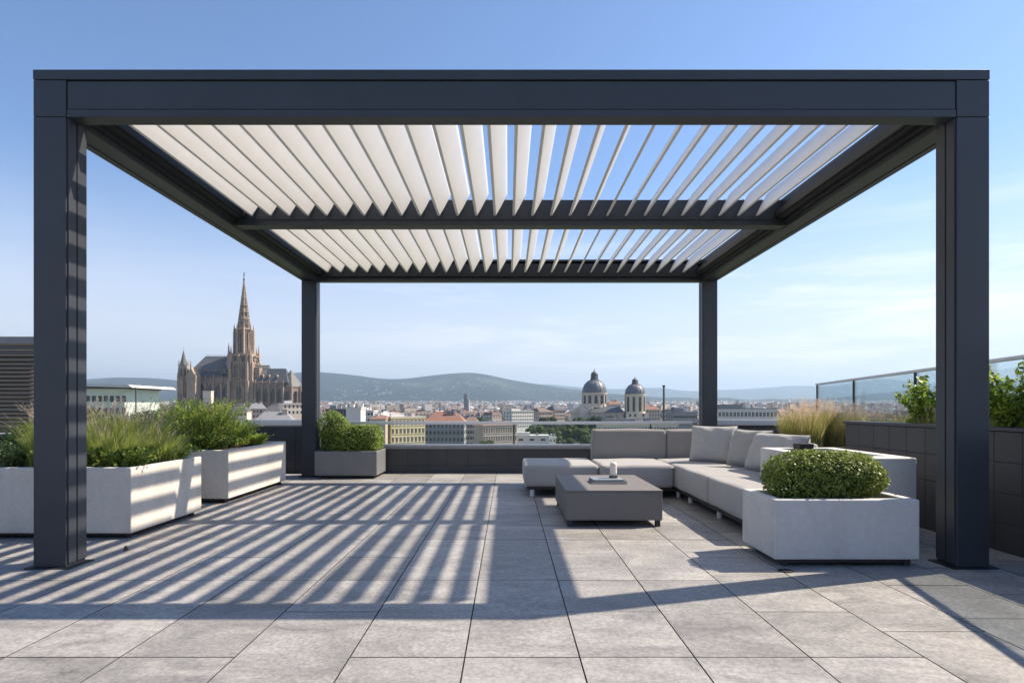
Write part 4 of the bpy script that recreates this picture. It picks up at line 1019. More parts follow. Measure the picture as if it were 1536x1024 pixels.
# ---- domed church
def dome(cx, cy, rd, z0, z1, ztopd, zl, parent, nwin, ratio=1.0):
    m = MB(); m.lathe(cx, cy, [(rd*.97, z0), (rd*.97, z1-1.2), (rd*1.05, z1-1.0), (rd*1.07, z1-.1), (rd*1.0, z1)], 48)
    for k in range(nwin):
        a = 2*math.pi*(k+.5)/nwin; x, y = cx+rd*.985*math.cos(a), cy+rd*.985*math.sin(a); m.lathe(x, y, [(.42, z0), (.42, z1-1.0)], 4, rot=a+R(45))
    d = m.build('drum', M['plaster'], parent)
    m = MB()
    for k in range(nwin):
        a = 2*math.pi*k/nwin; x, y = cx+rd*.97*math.cos(a), cy+rd*.97*math.sin(a); ca, sa = math.cos(a), math.sin(a); w = rd*.12; t = .22; zz0, zz1 = z1-1.2-(z1-z0)*.62, z1-2.0
        q = [(x-sa*w*s+ca*t*u, y+ca*w*s+sa*t*u) for s, u in ((-1,-1),(1,-1),(1,1),(-1,1))]
        m.add([(a_, b_, zz0) for a_, b_ in q]+[(a_, b_, zz1) for a_, b_ in q], [(0,3,2,1),(4,5,6,7),(0,1,5,4),(1,2,6,5),(2,3,7,6),(3,0,4,7)])
    m.build('window', M['void'], d)
    h = ztopd - z1; prof = [(rd*1.04, z1)]
    for k in range(11): a = R(88*k/10); prof.append((rd*.99*math.cos(a)**.9 if k < 10 else rd*.16, z1 + h*math.sin(a)))
    m = MB(); m.lathe(cx, cy, prof, 48); 
    dm = m.build('dome', M['copper'], parent, smooth=False)
    m = MB()
    for k in range(16):
        a = 2*math.pi*k/16
        for (r0, za), (r1, zb_) in zip(prof[1:-1], prof[2:]): m.tube((cx+r0*math.cos(a), cy+r0*math.sin(a), za), (cx+r1*math.cos(a), cy+r1*math.sin(a), zb_), rd*.022, n=4)
    m.build('rib', M['slate_blue'], dm)
    H = zl - ztopd; r = rd*.30
    m = MB(); m.lathe(cx, cy, [(r*1.15, ztopd-.3), (r*1.1, ztopd+H*.06), (r*.8, ztopd+H*.10), (r*.62, ztopd+H*.30), (r*.62, ztopd+H*.42), (r*.95, ztopd+H*.45), (r*.92, ztopd+H*.50), (r*.75, ztopd+H*.60), (r*.35, ztopd+H*.68), (r*.12, ztopd+H*.76), (r*.2, ztopd+H*.80), (r*.06, ztopd+H*.85), (.08, ztopd+H*1.05)], 12)
    for k in range(8): a = R(45*k); m.lathe(cx+r*.9*math.cos(a), cy+r*.9*math.sin(a), [(.25, ztopd+H*.05), (.2, ztopd+H*.45)], 4)
    m.build('lantern', M['slate_blue'], dm)
D1 = 430.0
ch = thing('domed_church', (PX(915, D1), D1+10, GZ), 'cream baroque church with two grey lantern-topped domes, one large and one small', 'church')
def p1(x): return PX(x, D1)
def q1(y): return PZ(y, D1)
dome(p1(891.5), D1, 18.2*D1/F, q1(611), q1(589), q1(569), q1(552), ch, 12)
dome(p1(948), D1-10, 14.7*D1/F, q1(628), q1(591.5), q1(576), q1(565.5), ch, 10)
m = MB(); m.box(p1(868), p1(915), D1-8, D1+9, GZ, q1(612)); m.box(p1(858), p1(933), D1-3, D1+14, GZ, q1(617))
m.prism([(p1(849), q1(619)), (p1(872), q1(607)), (p1(876), q1(607)), (p1(876), q1(619))], 'y', D1-4, D1+6); m.build('wall', M['plaster'], ch)
m = MB(); m.add([(p1(880), D1-16, q1(618)), (p1(931), D1-16, q1(618)), (p1(926), D1-5, q1(609)), (p1(893), D1-5, q1(609)), (p1(880), D1+4, q1(618)), (p1(931), D1+4, q1(618))], [(0,1,2,3),(0,3,4),(1,5,2),(0,4,5,1),(4,3,2,5)]); m.build('roof', M['slate_blue'], ch)
m = MB(); m.box(p1(882), p1(929), D1-15.5, D1-3.1, GZ, q1(618.2)); m.build('wall', M['pinkstone'], ch)
m = MB(); m.box(p1(932.5), p1(964.5), D1-17, D1-2, GZ, q1(619)); m.build('wall', M['plaster'], ch)
for xx in (938, 945, 957):
    m = MB(); m.box(p1(xx)-.7, p1(xx)+.7, D1-17.15, D1-16.9, q1(624), q1(620.5)); m.build('window', M['void'], ch)

# ---- chimney
D2 = 300.0
c = thing('factory_chimney', (PX(995.7, D2), D2, GZ), 'thin dark chimney standing alone right of the small dome', 'chimney')
m = MB(); m.lathe(PX(995.7, D2), D2, [(.62, GZ), (.45, PZ(580, D2))], 16); m.build('shaft', M['darkwall'], c, smooth=False)
m = MB(); m.lathe(PX(995.7, D2), D2, [(.5, PZ(580.2, D2)), (.78, PZ(579.5, D2)), (.78, PZ(578, D2)), (.4, PZ(577.4, D2))], 16); m.build('cap', M['black'], c)

# ---- block buildings with real windows
def block(name, xa, xb, ytop, D, depth, wall, roof, label, rows=3, cols=6, rowh=3.6, wsz=(1.1, 1.9), hip=0, rh=0, bands=False, zbot=None, parapet=.5, yaw=0, side=True, group=None, chim=0, first=1.3, cat_='building', x_in=0):
    x0, x1 = PX(xa, D), PX(xb, D); zt = PZ(ytop, D) ; base = GZ
    t = thing(name, ((x0+x1)/2, D + depth/2, base), label, cat_, group)
    cx_, cy_ = (x0+x1)/2, D + depth/2
    wz = zt - rh
    m = MB(); m.box(x0, x1, D, D+depth, base, wz)
    m.box(x0-.3, x1+.3, D-.3, D+depth+.3, wz-.55, wz-.1)
    if bands:
        for r in range(rows): m.box(x0-.1, x1+.1, D-.1, D, wz-first-rowh*(r+1)+.9, wz-first-rowh*(r+1)+1.15)
    m.build('wall', M[wall], t)
    m = MB()
    if rh: gableroof(m, x0-.5, x1+.5, D-.5, D+depth+.5, wz-.08, zt, 'x', hip, hip)
    else: m.box(x0-.35, x1+.35, D-.35, D+depth+.35, wz-.08, wz+parapet*.5); m.box(x0+1, x1-(x1-x0)*.55, D+2, D+depth*.6, wz+parapet*.5, wz+parapet*.5+1.4)
    rf = m.build('roof', M[roof], t)
    for k in range(chim):
        cxk = x0 + (x1-x0)*(k+.6)/chim; m = MB(); m.box(cxk-.5, cxk+.5, cy_-.5, cy_+.5, zt-1.2, zt+1.1); m.box(cxk-.6, cxk+.6, cy_-.6, cy_+.6, zt+1.1, zt+1.3); m.build('chimney', M['pinkstone'], rf)
    ra = random.Random(int(xa*7))
    for k in range(ra.randint(2, 4)):
        a_ = x0 + (x1-x0)*ra.uniform(.15, .85); b_ = cy_ + depth*ra.uniform(-.15, .15); w_ = ra.uniform(.5, 1.3); h_ = ra.uniform(.8, 1.8); zb_ = (zt - 1.6) if rh else wz
        m = MB(); m.box(a_-w_, a_+w_, b_-w_*.7, b_+w_*.7, zb_, zb_+h_+(.8 if rh else .4)); m.box(a_-w_-.1, a_+w_+.1, b_-w_*.7-.1, b_+w_*.7+.1, zb_+h_+(.8 if rh else .4), zb_+h_+(.9 if rh else .5)); m.build('roof_unit', M[ra.choice(['roof_grey', 'pinkstone', 'white_wall'])], rf)
    a_ = x0 + (x1-x0)*ra.uniform(.2, .8); m = MB(); m.tube((a_, cy_, wz), (a_, cy_, zt+3.2), .07, n=5); m.tube((a_-.7, cy_, zt+2.8), (a_+.7, cy_, zt+2.8), .05, n=4); m.tube((a_-.5, cy_, zt+2.3), (a_+.5, cy_, zt+2.3), .05, n=4); m.build('aerial', M['darkwall'], rf)
    s = (x1-x0)/cols; cnt = 0
    wa, wh = wsz
    for r in range(rows):
        z = wz - first - rowh*r - wh
        if z < base+.5: break
        for k in range(cols):
            xc = x0 + s*(k+.5); m = MB()
            m.box(xc-wa/2, xc+wa/2, D-.04, D+.1, z, z+wh)
            w_ = m.build('window', M['void'], t); cnt += 1
            if D < 300:
                m = MB(); m.box(xc-wa/2-.15, xc+wa/2+.15, D-.22, D-.045, z-.18, z-.02); m.box(xc-wa/2-.12, xc+wa/2+.12, D-.16, D-.045, z+wh+.02, z+wh+.16); m.box(xc-.04, xc+.04, D-.09, D-.045, z, z+wh)
                m.build('frame', M['white_wall'], w_)
        if side:
            sgn = 1 if (x0+x1)/2 < 0 else -1; xs_ = x1 if sgn > 0 else x0; nd = max(2, int(depth/3.2))
            for k in range(nd):
                m = MB(); yc = D + depth*(k+.5)/nd; m.box(min(xs_-.1, xs_+sgn*.04), max(xs_-.1, xs_+sgn*.04), yc-wa/2, yc+wa/2, z, z+wh); m.build('window', M['void'], t)
    if yaw:
        t.rotation_euler.z = R(yaw)
    return t
block('apartment_house', 577, 636, 625.2, 250, 5, 'yellow', 'roof_white', 'pale yellow four-storey house right behind the hedge planter', 4, 9, 3.5, (1.0, 2.0), bands=True, yaw=40)
block('mansard_house', 637, 696, 617, 300, 16, 'greywall', 'roof_red', 'house with shade-grey walls and a terracotta hipped roof right of the yellow house', 4, 10, 3.4, (1.1, 1.7), hip=5, rh=5.0, chim=3)  # shade on the front is put into the grey wall colour
block('terraced_house', 697, 716, 625, 330, 14, 'pinkstone', 'roof_brown', 'narrow pinkish house with a brown roof between terracotta roof and arcade', 4, 5, 3.3, (1, 1.6), hip=2, rh=3)
block('arcade_building', 712, 774, 632, 280, 8, 'pinkstone', 'roof_red', 'long beige building with close rows of tall windows behind the glass railing seam', 3, 14, 3.9, (.8, 2.5), rh=1.6, hip=3, yaw=36)
block('office_building', 757, 799, 616, 520, 12, 'white_wall', 'roof_white', 'cream office block with dense square window rows left of the pinkish palace', 5, 12, 2.9, (1.05, 1.5), first=1, yaw=38)
block('stone_palace', 799, 822, 611, 560, 22, 'pinkstone', 'roof_brown', 'pinkish stone block with a brown roof, nearer to the cream office block', 5, 8, 3.2, (.9, 1.6), rh=4, hip=4, yaw=30)
block('stone_palace', 823, 841, 608.5, 575, 22, 'pinkstone', 'roof_dark', 'pinkish stone block with a dark roof, nearer to the big dome', 5, 7, 3.2, (.9, 1.6), rh=4, hip=4, yaw=30)
block('pavilion', 773, 823, 653.5, 300, 12, 'white_wall', 'roof_white', 'low white flat-roofed pavilion seen through the glass beside the seam', 1, 3, 3.4, (2.4, 1.0), first=1.4)
block('pavilion', 823.5, 834, 655.5, 312, 8, 'white_wall', 'roof_white', 'small white annexe touching the right end of the low pavilion', 1, 2, 3, (.8, 1.2), first=1.2)
block('long_house', 902, 1017, 635, 205, 10, 'plaster', 'roof_grey', 'very long low cream house seen just above the sofa backrests', 2, 24, 3.3, (.7, 1.1), first=1.3, yaw=6)
block('row_building', 1077, 1166, 613, 215, 14, 'white_wall', 'roof_grey', 'white four-storey building with dark window rows right of the right back post', 3, 16, 3.0, (.85, 1.5), first=1.2, bands=True)
block('row_building', 1010, 1046, 618, 250, 12, 'greywall', 'roof_grey', 'grey building between the chimney and the right back post', 3, 8, 3.0, (1.0, 1.4), first=1.2)
block('modern_house', 519, 541, 611.5, 260, 9, 'white_wall', 'roof_white', 'plain white cube house above the hedge planter', 1, 1, 3, (.2, .2), first=3, side=False)
block('modern_house', 489, 518.5, 613.5, 262, 9, 'darkwall', 'roof_grey', 'dark glass-fronted house attached left of the white cube', 1, 4, 3, (1.4, 2.4), first=.6, side=False)
block('round_roof_house', 541, 560, 616, 300, 10, 'white_wall', 'roof_white', 'low white stepped house right of the white cube', 2, 4, 3, (1, 1.2), first=1)
block('red_shed', 556, 578, 623, 240, 9, 'pinkstone', 'roof_red', 'flat reddish hall left of the yellow house', 1, 5, 3, (1, 1.2), first=1, rh=1.2, hip=1)
block('terraced_house', 860, 889, 637, 480, 14, 'plaster', 'roof_red', 'cream house with a red roof half hidden behind the park trees under the large dome', 2, 6, 3, (1, 1.4), rh=3, hip=2)
block('terraced_house', 965, 990, 607.5, 560, 14, 'pinkstone', 'roof_red', 'pinkish house with a terracotta roof between small dome and chimney', 3, 6, 3.2, (1, 1.6), rh=4, hip=4)
block('terraced_house', 912, 931, 600.5, 640, 14, 'pinkstone', 'roof_red', 'brick red roof showing between the two domes', 3, 4, 3.2, (1, 1.6), rh=4, hip=4)
for (xa_, xb_, yt_, D_, rf_, _, lb_) in FRONT:
    fl_ = rf_ == 'roof_white'
    block('town_house', xa_, xb_, yt_, D_, 12, random.Random(xa_).choice(['plaster', 'greywall', 'greywall', 'pinkstone']), rf_, lb_, 2, 5, 3.2, (1, 1.5), hip=0 if fl_ else 3, rh=0 if fl_ else 3.6, side=False, yaw=random.Random(xa_).choice([12, 24, 30]), first=1)
t = thing('tower_block', (PX(699, 900), 900, gz(900)), 'dark slender residential tower standing out of the roofs left of the yellow hills', 'tower')
t['label'] = 'dark slender tower rising out of the roofs below the highest hill'
m = MB(); x0, x1 = PX(695.5, 900), PX(701.5, 900); m.box(x0, x1, 900, 908, gz(900), PZ(592, 900)); m.box(x0+1, x1-1.5, 901, 906, PZ(592, 900), PZ(589.5, 900)); m.build('shaft', M['greywall'], t)
m = MB(); m.box(x1+.01, x1+2.4, 900.5, 907, gz(900), PZ(599, 900)); m.build('stair_tower', M['plaster'], t)
# pale green building with overhanging roof, left
D3 = 120.0
t = thing('pale_green_building', (PX(150, D3), D3+6, GZ), 'pale green glazed building with a thin overhanging flat roof beside the left front post', 'building')
x0, x1 = PX(20, D3), PX(187, D3)
m = MB(); m.box(x0, x1, D3, D3+12, GZ, PZ(583, D3)); 
for k in range(9): z = PZ(583, D3)-.9-1.75*k; m.box(x0, x1+.12, D3-.12, D3, z-.15, z+.15)
m.build('wall', M['greenglass'], t)
m = MB(); m.box(x0, PX(190, D3), D3-.2, D3+12, PZ(583, D3), PZ(577, D3)); m.build('clerestory', M['void'], t)
m = MB(); m.add([(x0, D3-1.8, PZ(576.5, D3)), (PX(207, D3), D3-1.8, PZ(581.5, D3)), (PX(207, D3), D3+14, PZ(581.5, D3)), (x0, D3+14, PZ(576.5, D3)), (x0, D3-1.8, PZ(572, D3)), (PX(201, D3), D3-1.8, PZ(577.5, D3)), (PX(201, D3), D3+14, PZ(577.5, D3)), (x0, D3+14, PZ(572, D3))], [(0,3,2,1),(4,5,6,7),(0,1,5,4),(1,2,6,5),(2,3,7,6),(3,0,4,7)]); m.build('roof', M['roof_white'], t)
for r in range(4):
    for k in range(9):
        xc = PX(114 + k*9.0, D3); z = PZ(583, D3) - 2.6 - 2.4*r; m = MB(); m.box(xc-.32, xc+.32, D3-.16, D3+.1, z, z+1.2); w_ = m.build('window', M['void'], t)
m = MB(); m.tube((PX(208.5, D3), D3-1, GZ), (PX(208.5, D3), D3-1, PZ(581, D3)), .14, n=8); m.build('column', M['darkwall'], t)
# slatted building, far left
D4 = 12.5
t = thing('slatted_building', (-10.6, D4+1, GZ), 'taupe building clad in horizontal slats at the left edge of the picture', 'building')
xr = PX(66, D4); zt = PZ(505, D4)
kq = (D4+6)/D4*1.01; m = MB(); m.prism([(-16, D4+.12), (xr-.06, D4+.12), ((xr-.06)*kq, D4+6), (-24, D4+6)], 'z', GZ, zt-.1); m.build('wall', M['darkwall'], t)
m = MB(); m.prism([(-16, D4-.06), (xr+.06, D4-.06), ((xr+.06)*kq, D4+6.1), (-24, D4+6.1)], 'z', zt-.16, zt); m.build('roof', M['cap'], t, bevel=.01)
zg0, zg1 = PZ(535, D4), zt-.17
m = MB(); z = PZ(640, D4)
while z < zg0: m.add([(-16, D4-.02, z), (xr, D4-.02, z), (xr, D4+.06, z+.052), (-16, D4+.06, z+.052), (-16, D4-.02, z+.012), (xr, D4-.02, z+.012), (xr, D4+.06, z+.064), (-16, D4+.06, z+.064)], [(0,3,2,1),(4,5,6,7),(0,1,5,4),(1,2,6,5),(2,3,7,6),(3,0,4,7)]); z += .086
m.build('slat_screen', M['louv_bldg'], t)
m = MB(); m.box(-16, xr-.01, D4+.03, D4+.11, zg0+.02, zg1)
m.build('window_band', M['void'], t)
m = MB(); 
for z in (zg0+.02, zg0+.13, zg0+.24, zg0+.34): m.box(-16, xr, D4-.01, D4+.03, z, z+.02)
for x in (-12.4, -11.05, -9.72): m.box(x-.02, x+.02, D4-.035, D4+.03, PZ(640, D4), zg1)
m.build('mullion', M['louv_bldg'], t)

# ------------------------------------------------------------------ trees
def make_tree(seed, mat, h=11.0, w=4.2, n=2600, ls=.55):
    g = np.random.default_rng(seed); t = bpy.data.objects.new('tree', None); C.objects.link(t); t.empty_display_size = 1
    m = MB(); m.lathe(0, 0, [(.34, -.5), (.26, h*.2), (.16, h*.55), (.05, h*.85)], 8)
    nc = 11; cs = []
    for k in range(nc):
        a = g.uniform(0, 6.28); r = w*.62*math.sqrt(g.uniform(.05, 1)); z = h*g.uniform(.36, .86); r *= (1.15 - abs(z/h - .55)); cs.append((r*math.cos(a), r*math.sin(a), z, w*g.uniform(.32, .52)))
        m.tube((0, 0, h*.25 + .2*k*h*.04), (cs[-1][0]*.9, cs[-1][1]*.9, z), .13, .04, 5)
    m.build('trunk', M['twig'], t)
    P = []; Dn = []; tone = []
    for (x, y, z, r) in cs:
        k = n//nc; d = g.normal(0, 1, (k, 3)); d /= np.linalg.norm(d, axis=1)[:, None]; d[:,2] = np.where(d[:,2] < -.4, -d[:,2], d[:,2])
        q = d*np.array([r, r, r*.8])*(g.uniform(.72, 1.08, k)**.6)[:, None]; P.append(q + np.array([x, y, z])); Dn.append(d + [0,0,.3]); tone.append(np.full(k, g.uniform(-.22, .22)))
    P = np.concatenate(P); Dn = np.concatenate(Dn); tone = np.concatenate(tone)
    V, rv = leafcloud(P, Dn, ls, 1.3, .6, seed=seed)
    mesh_quads('crown', V, np.clip(rv*.6 + .2 + tone, 0, 1), M[mat], t)
    return t
protos = [make_tree(301, 'treeleaf'), make_tree(302, 'treeleaf', 10, 4.8), make_tree(303, 'treeleaf_dark', 12, 4.4), make_tree(304, 'treeleaf', 9, 3.6, 2200), make_tree(305, 'treeleaf_dark', 10, 5.0)]
used = [False]*len(protos)
def put_tree(k, x, y, z, s, label, group, sw=None):
    if used[k]: t = copy_tree(protos[k])
    else: t = protos[k]; used[k] = True
    t.location = (x, y, z); t.scale = ((sw or s), (sw or s), s); t.rotation_euler.z = random.uniform(0, 6.28); tag(t, label, 'tree', group); return t
put_tree(1, PX(730, 255), 255, -18.3, .52, 'round bright green tree standing alone left of the railing seam', None, .75)
rt = random.Random(5)
for k in range(17):
    x = 793 + k*6.6 + rt.uniform(-2, 2); D = rt.uniform(335, 375); put_tree(rt.choice([0, 1, 3]), PX(x, D), D, GZ, rt.uniform(.95, 1.2), 'green park tree in the front row left of the sofa backrest, below the large dome', 'front row of park trees below the domes', 1.05)
for k in range(22):
    x = 812 + k*6.0 + rt.uniform(-2, 2); D = rt.uniform(385, 405); put_tree(rt.choice([2, 4, 2]), PX(x, D), D, GZ, rt.uniform(1.25, 1.45), 'dark park tree in the row directly in front of the domed church', 'dark row of park trees before the domed church', 1.25)
for k in range(14):
    x = rt.uniform(700, 760) if k % 2 else rt.uniform(640, 770); D = rt.uniform(225, 262); put_tree(rt.choice([0, 3, 1]), PX(x, D), D, GZ-.5, rt.uniform(.55, .75), 'small garden tree low behind the glass railing, in front of the arcade building', 'small garden trees before the arcade building')
for k in range(12):
    x = rt.uniform(840, 900); D = rt.uniform(420, 470) if k % 2 else rt.uniform(270, 300); put_tree(rt.choice([0, 3]), PX(x, D), D, GZ-.5, rt.uniform(.7, .95), 'small green tree scattered around the park near the white pavilion', 'scattered trees near the white pavilion')
for k in range(10):
    x = rt.uniform(1010, 1200); D = rt.uniform(150, 190); put_tree(rt.choice([2, 4, 0]), PX(x, D), D, GZ-.5, rt.uniform(1.1, 1.4), 'tree standing among the roofs behind the right back post', 'trees behind the right back post')
occupied = [(225, 462, 225, 400), (579, 1046, 0, 620), (262, 462, 470, 560), (1077, 1170, 0, 240)]

# ------------------------------------------------------------------ houses of the city
walls = ['f_cream', 'f_white', 'f_pink', 'f_grey', 'f_beige']; wn = ['cream', 'white', 'pinkish', 'grey', 'beige']
roofs = ['roof_red', 'roof_brown', 'roof_grey', 'roof_dark', 'roof_white']; rn = ['terracotta', 'brown', 'grey', 'dark', 'pale flat']
def proto_house(kind, w, d, h, wm, rm, seed):
    g = random.Random(seed); t = bpy.data.objects.new('house', None); C.objects.link(t)
    m = MB(); m.box(-w/2, w/2, -d/2, d/2, -6, h)
    if kind == 'L': m.box(w/2-.1, w/2+w*.35, -d/2-d*.6, d/2-.2, -6, h-.3)
    m.build('wall', M[wm], t)
    m = MB(); rh = d*.28
    if kind == 'flat':
        m.box(-w/2-.3, w/2+.3, -d/2-.3, d/2+.3, h+.01, h+.7)
        for k in range(3): a, b = g.uniform(-w*.35, w*.3), g.uniform(-d*.3, d*.2); m.box(a, a+g.uniform(1.5, 4), b, b+2.5, h+.71, h+.7+g.uniform(1, 2.6))
    elif kind == 'hip': gableroof(m, -w/2, w/2, -d/2, d/2, h+.01, h+rh, 'x', d*.45, d*.45, .4)
    elif kind == 'mansard':
        i = 1.8; vs = [(-w/2-.3,-d/2-.3,h+.01),(w/2+.3,-d/2-.3,h+.01),(w/2+.3,d/2+.3,h+.01),(-w/2-.3,d/2+.3,h+.01),(-w/2+i,-d/2+i,h+3.2),(w/2-i,-d/2+i,h+3.2),(w/2-i,d/2-i,h+3.2),(-w/2+i,d/2-i,h+3.2)]
        m.add(vs, [(0,3,2,1),(4,5,6,7),(0,1,5,4),(1,2,6,5),(2,3,7,6),(3,0,4,7)])
    else:
        gableroof(m, -w/2, w/2, -d/2, d/2, h+.01, h+rh, 'x', 0, 0, .4)
        if kind == 'L': gableroof(m, w/2-.05, w/2+w*.35, -d/2-d*.6, d/2, h-.25, h+rh*.8, 'y', 2, 0, .3)
    r = m.build('roof', M[rm], t)
    if kind != 'flat':
        m = MB()
        for k in range(int(w/4)): x = -w/2+2+4*k; m.box(x-.6, x+.6, -d/2+.5, -d/2+3, h+.8, h+2.2)
        m.build('dormer', M['f_white'], r)
        m = MB()
        for k in range(max(2, int(w/7))): x = g.uniform(-w*.4, w*.4); m.box(x-.45, x+.45, -.5, .5, h+rh*.5, h+rh+1.5)
        m.build('chimney', M['roof_brown'], r)
    return t
HP = []
kinds = ['gable', 'hip', 'flat', 'L', 'mansard']
for k in range(15):
    wi, ri = (k*2 + k//5) % 5, (0, 1, 2, 3, 2, 1, 3, 0, 2, 3, 0, 3, 1, 2, 1)[k]
    kd = kinds[k % 5]; 
    if kd == 'flat': ri = 4 if k % 2 else 2
    HP.append([proto_house(kd, rt.uniform(15, 30), rt.uniform(11, 15), rt.uniform(10, 15), walls[wi], roofs[ri], k), False, f'{wn[wi]} city house with {rn[ri]} {"" if rn[ri]=="pale flat" else ("flat " if kd=="flat" else ("hipped " if kd in ("hip",) else ("mansard " if kd=="mansard" else "gabled ")))}roof'])
def blocked(px, D, hwp):
    for a, b, c, d in occupied:
        if c <= D <= d and a - hwp < px < b + hwp: return True
    return False
cnt = 0; placed = []
rh_ = random.Random(77)
tries = 0
while cnt < 285 and tries < 20000:
    tries += 1
    u = rh_.random(); D = 170 + 1050*u**.85
    px = rh_.uniform(110, 1430)
    if D < 300 and 460 < px < 580: continue
    if blocked(px, D, 22*F/D*.8): continue
    X = PX(px, D)
    if any((X-a)**2 + ((D-b)*1.0)**2 < (21 + 9*(D > 600))**2 for a, b in placed): continue
    # keep very near roofs below eye level
    placed.append((X, D)); k = rh_.randrange(len(HP)); P = HP[k]
    t = copy_tree(P[0]) if P[1] else P[0]; P[1] = True
    band = 'rather near' if D < 380 else ('at middle distance' if D < 720 else 'far off')
    side_ = 'left of the cathedral' if px < 270 else ('around the cathedral' if px < 470 else ('between the back posts' if px < 1040 else 'beyond the sofa corner'))
    s = rh_.uniform(.8, 1.12); hs = s*rh_.uniform(.85, 1.2)
    if D < 420: hs = min(hs, .92)
    t.location = (X, D, gz(D)); t.scale = (s, s, hs); t.rotation_euler.z = R(rh_.choice([0, 90, 180, 270]) + 30 + rh_.uniform(-9, 9))
    lb = f'{P[2]} {band}, {side_}'; tag(t, lb, 'house', lb.replace('city house', 'city houses')); cnt += 1
for P in HP:
    if not P[1]: copy = P[0]; [bpy.data.objects.remove(c_) for c_ in list(copy.children_recursive)]; bpy.data.objects.remove(copy)
# city trees between the houses
k = 0; tries = 0
while k < 210 and tries < 9000:
    tries += 1
    D = 260 + 900*rt.random(); px = rt.uniform(110, 1420)
    if blocked(px, D, 2): continue
    X = PX(px, D)
    if any((X-a)**2 + (D-b)**2 < 13**2 for a, b in placed): continue
    side_ = 'left of the cathedral' if px < 270 else ('beside the cathedral' if px < 470 else ('between the two back posts' if px < 1040 else 'right of the right back post'))
    kk = rt.randrange(5); put_tree(kk, X, D, gz(D)-.3, rt.uniform(.9, 1.35), f'{"dark" if kk in (2, 4) else "green"} street tree among the city houses, {side_}', f'{"dark" if kk in (2, 4) else "green"} street trees among the houses, {side_}'); k += 1
# the rest of the city as one mass: thousands of far houses and tree clumps
mm = MB(); FW = [M[w] for w in walls]; FR = [M[r_] for r_ in roofs]; rg = random.Random(99)
def farhouse(X, Y, w, d, h, a, wi, ri, flat, rh):
    ca, sa = math.cos(a), math.sin(a); z0 = gz(Y) - 8
    def T(p): return (X + p[0]*ca - p[1]*sa, Y + p[0]*sa + p[1]*ca, p[2])
    zb = gz(Y) + h
    c = [(-w/2,-d/2),(w/2,-d/2),(w/2,d/2),(-w/2,d/2)]
    vs = [T((*q, z0)) for q in c] + [T((*q, zb)) for q in c]
    mm.add(vs, [(0,1,5,4),(1,2,6,5),(2,3,7,6),(3,0,4,7)], wi)
    if flat: mm.add([T((*q, zb)) for q in c], [(0,1,2,3)], 5+ri)
    else:
        vs = [T((*q, zb-.02)) for q in c] + [T((-w/2+d*.3, 0, zb+rh)), T((w/2-d*.3, 0, zb+rh))]
        mm.add(vs, [(0,1,5,4),(1,2,5),(2,3,4,5),(3,0,4)], 5+ri)
nfar = 0
grid_ = {}
for a_, b_ in placed: grid_.setdefault((int(a_//30), int(b_//30)), []).append((a_, b_))
k = 0
while k < 1500:
    Y = rg.uniform(560, 1150); px = rg.uniform(70, 1480); X = PX(px, Y); k += 1
    if blocked(px, Y, 16*F/Y*.8): continue
    near = [q for i in (-1, 0, 1) for j in (-1, 0, 1) for q in grid_.get((int(X//30)+i, int(Y//30)+j), [])]
    if any((X-a_)**2 + (Y-b_)**2 < 19**2 for a_, b_ in near): continue
    grid_.setdefault((int(X//30), int(Y//30)), []).append((X, Y))
    farhouse(X, Y, rg.uniform(11, 22), rg.uniform(9, 13), rg.uniform(8, 15), R(rg.choice([0, 90]) + 30 + rg.uniform(-12, 12)), rg.choice([0, 0, 1, 1, 2, 2, 3, 4]), rg.choice([0, 1, 1, 2, 3, 3, 4]), rg.random() < .3, rg.uniform(2, 4.5))
while nfar < 25000:
    Y = 900 + 4800*rg.random()**1.35; px = rg.uniform(60, 1500)
    X = PX(px, Y); cl = mn.noise((X/260, Y/260, 1.7))
    if cl < -.18 and rg.random() < .85: continue
    tall = rg.random() < .018
    farhouse(X, Y, rg.uniform(8, 24), rg.uniform(8, 13), rg.uniform(16, 27) if tall else rg.uniform(5, 13), R(rg.choice([0, 90]) + 30 + 10*mn.noise((X/900, Y/900, 0)) + rg.uniform(-12, 12)), rg.choice([0, 0, 1, 1, 1, 2, 2, 3, 4]), rg.choice([0, 1, 1, 2, 2, 3, 3, 3, 4, 4]), tall or rg.random() < .35, rg.uniform(2, 4.5)); nfar += 1
# hamlets on the lower slopes
for cxh, cyh, n_, sp in ((520, 5750, 30, 140), (590, 5900, 26, 120), (715, 5850, 60, 200), (735, 6150, 26, 120), (560, 6300, 10, 90), (820, 5900, 24, 200), (200, 5800, 24, 260), (640, 5700, 24, 200)):
    for _ in range(n_):
        X = PX(cxh, cyh) + rg.gauss(0, sp); Y = cyh + rg.gauss(0, 160)
        w, d, h = rg.uniform(10, 24), rg.uniform(9, 14), rg.uniform(6, 10); zb = hillz(X, Y) + h
        vs = [(X-w/2, Y-d/2, zb-30), (X+w/2, Y-d/2, zb-30), (X+w/2, Y+d/2, zb-30), (X-w/2, Y+d/2, zb-30), (X-w/2, Y-d/2, zb), (X+w/2, Y-d/2, zb), (X+w/2, Y+d/2, zb), (X-w/2, Y+d/2, zb)]
        mm.add(vs, [(0,1,5,4),(1,2,6,5),(2,3,7,6),(3,0,4,7)], rg.choice([0, 1, 1])); mm.add(vs[4:], [(0,1,2,3)], 5+rg.choice([0, 4]))
o = mm.build('distant_houses', FW + FR, fix=False); tag(o, kind='stuff')
P = []; Dn = []; gg = np.random.default_rng(5)
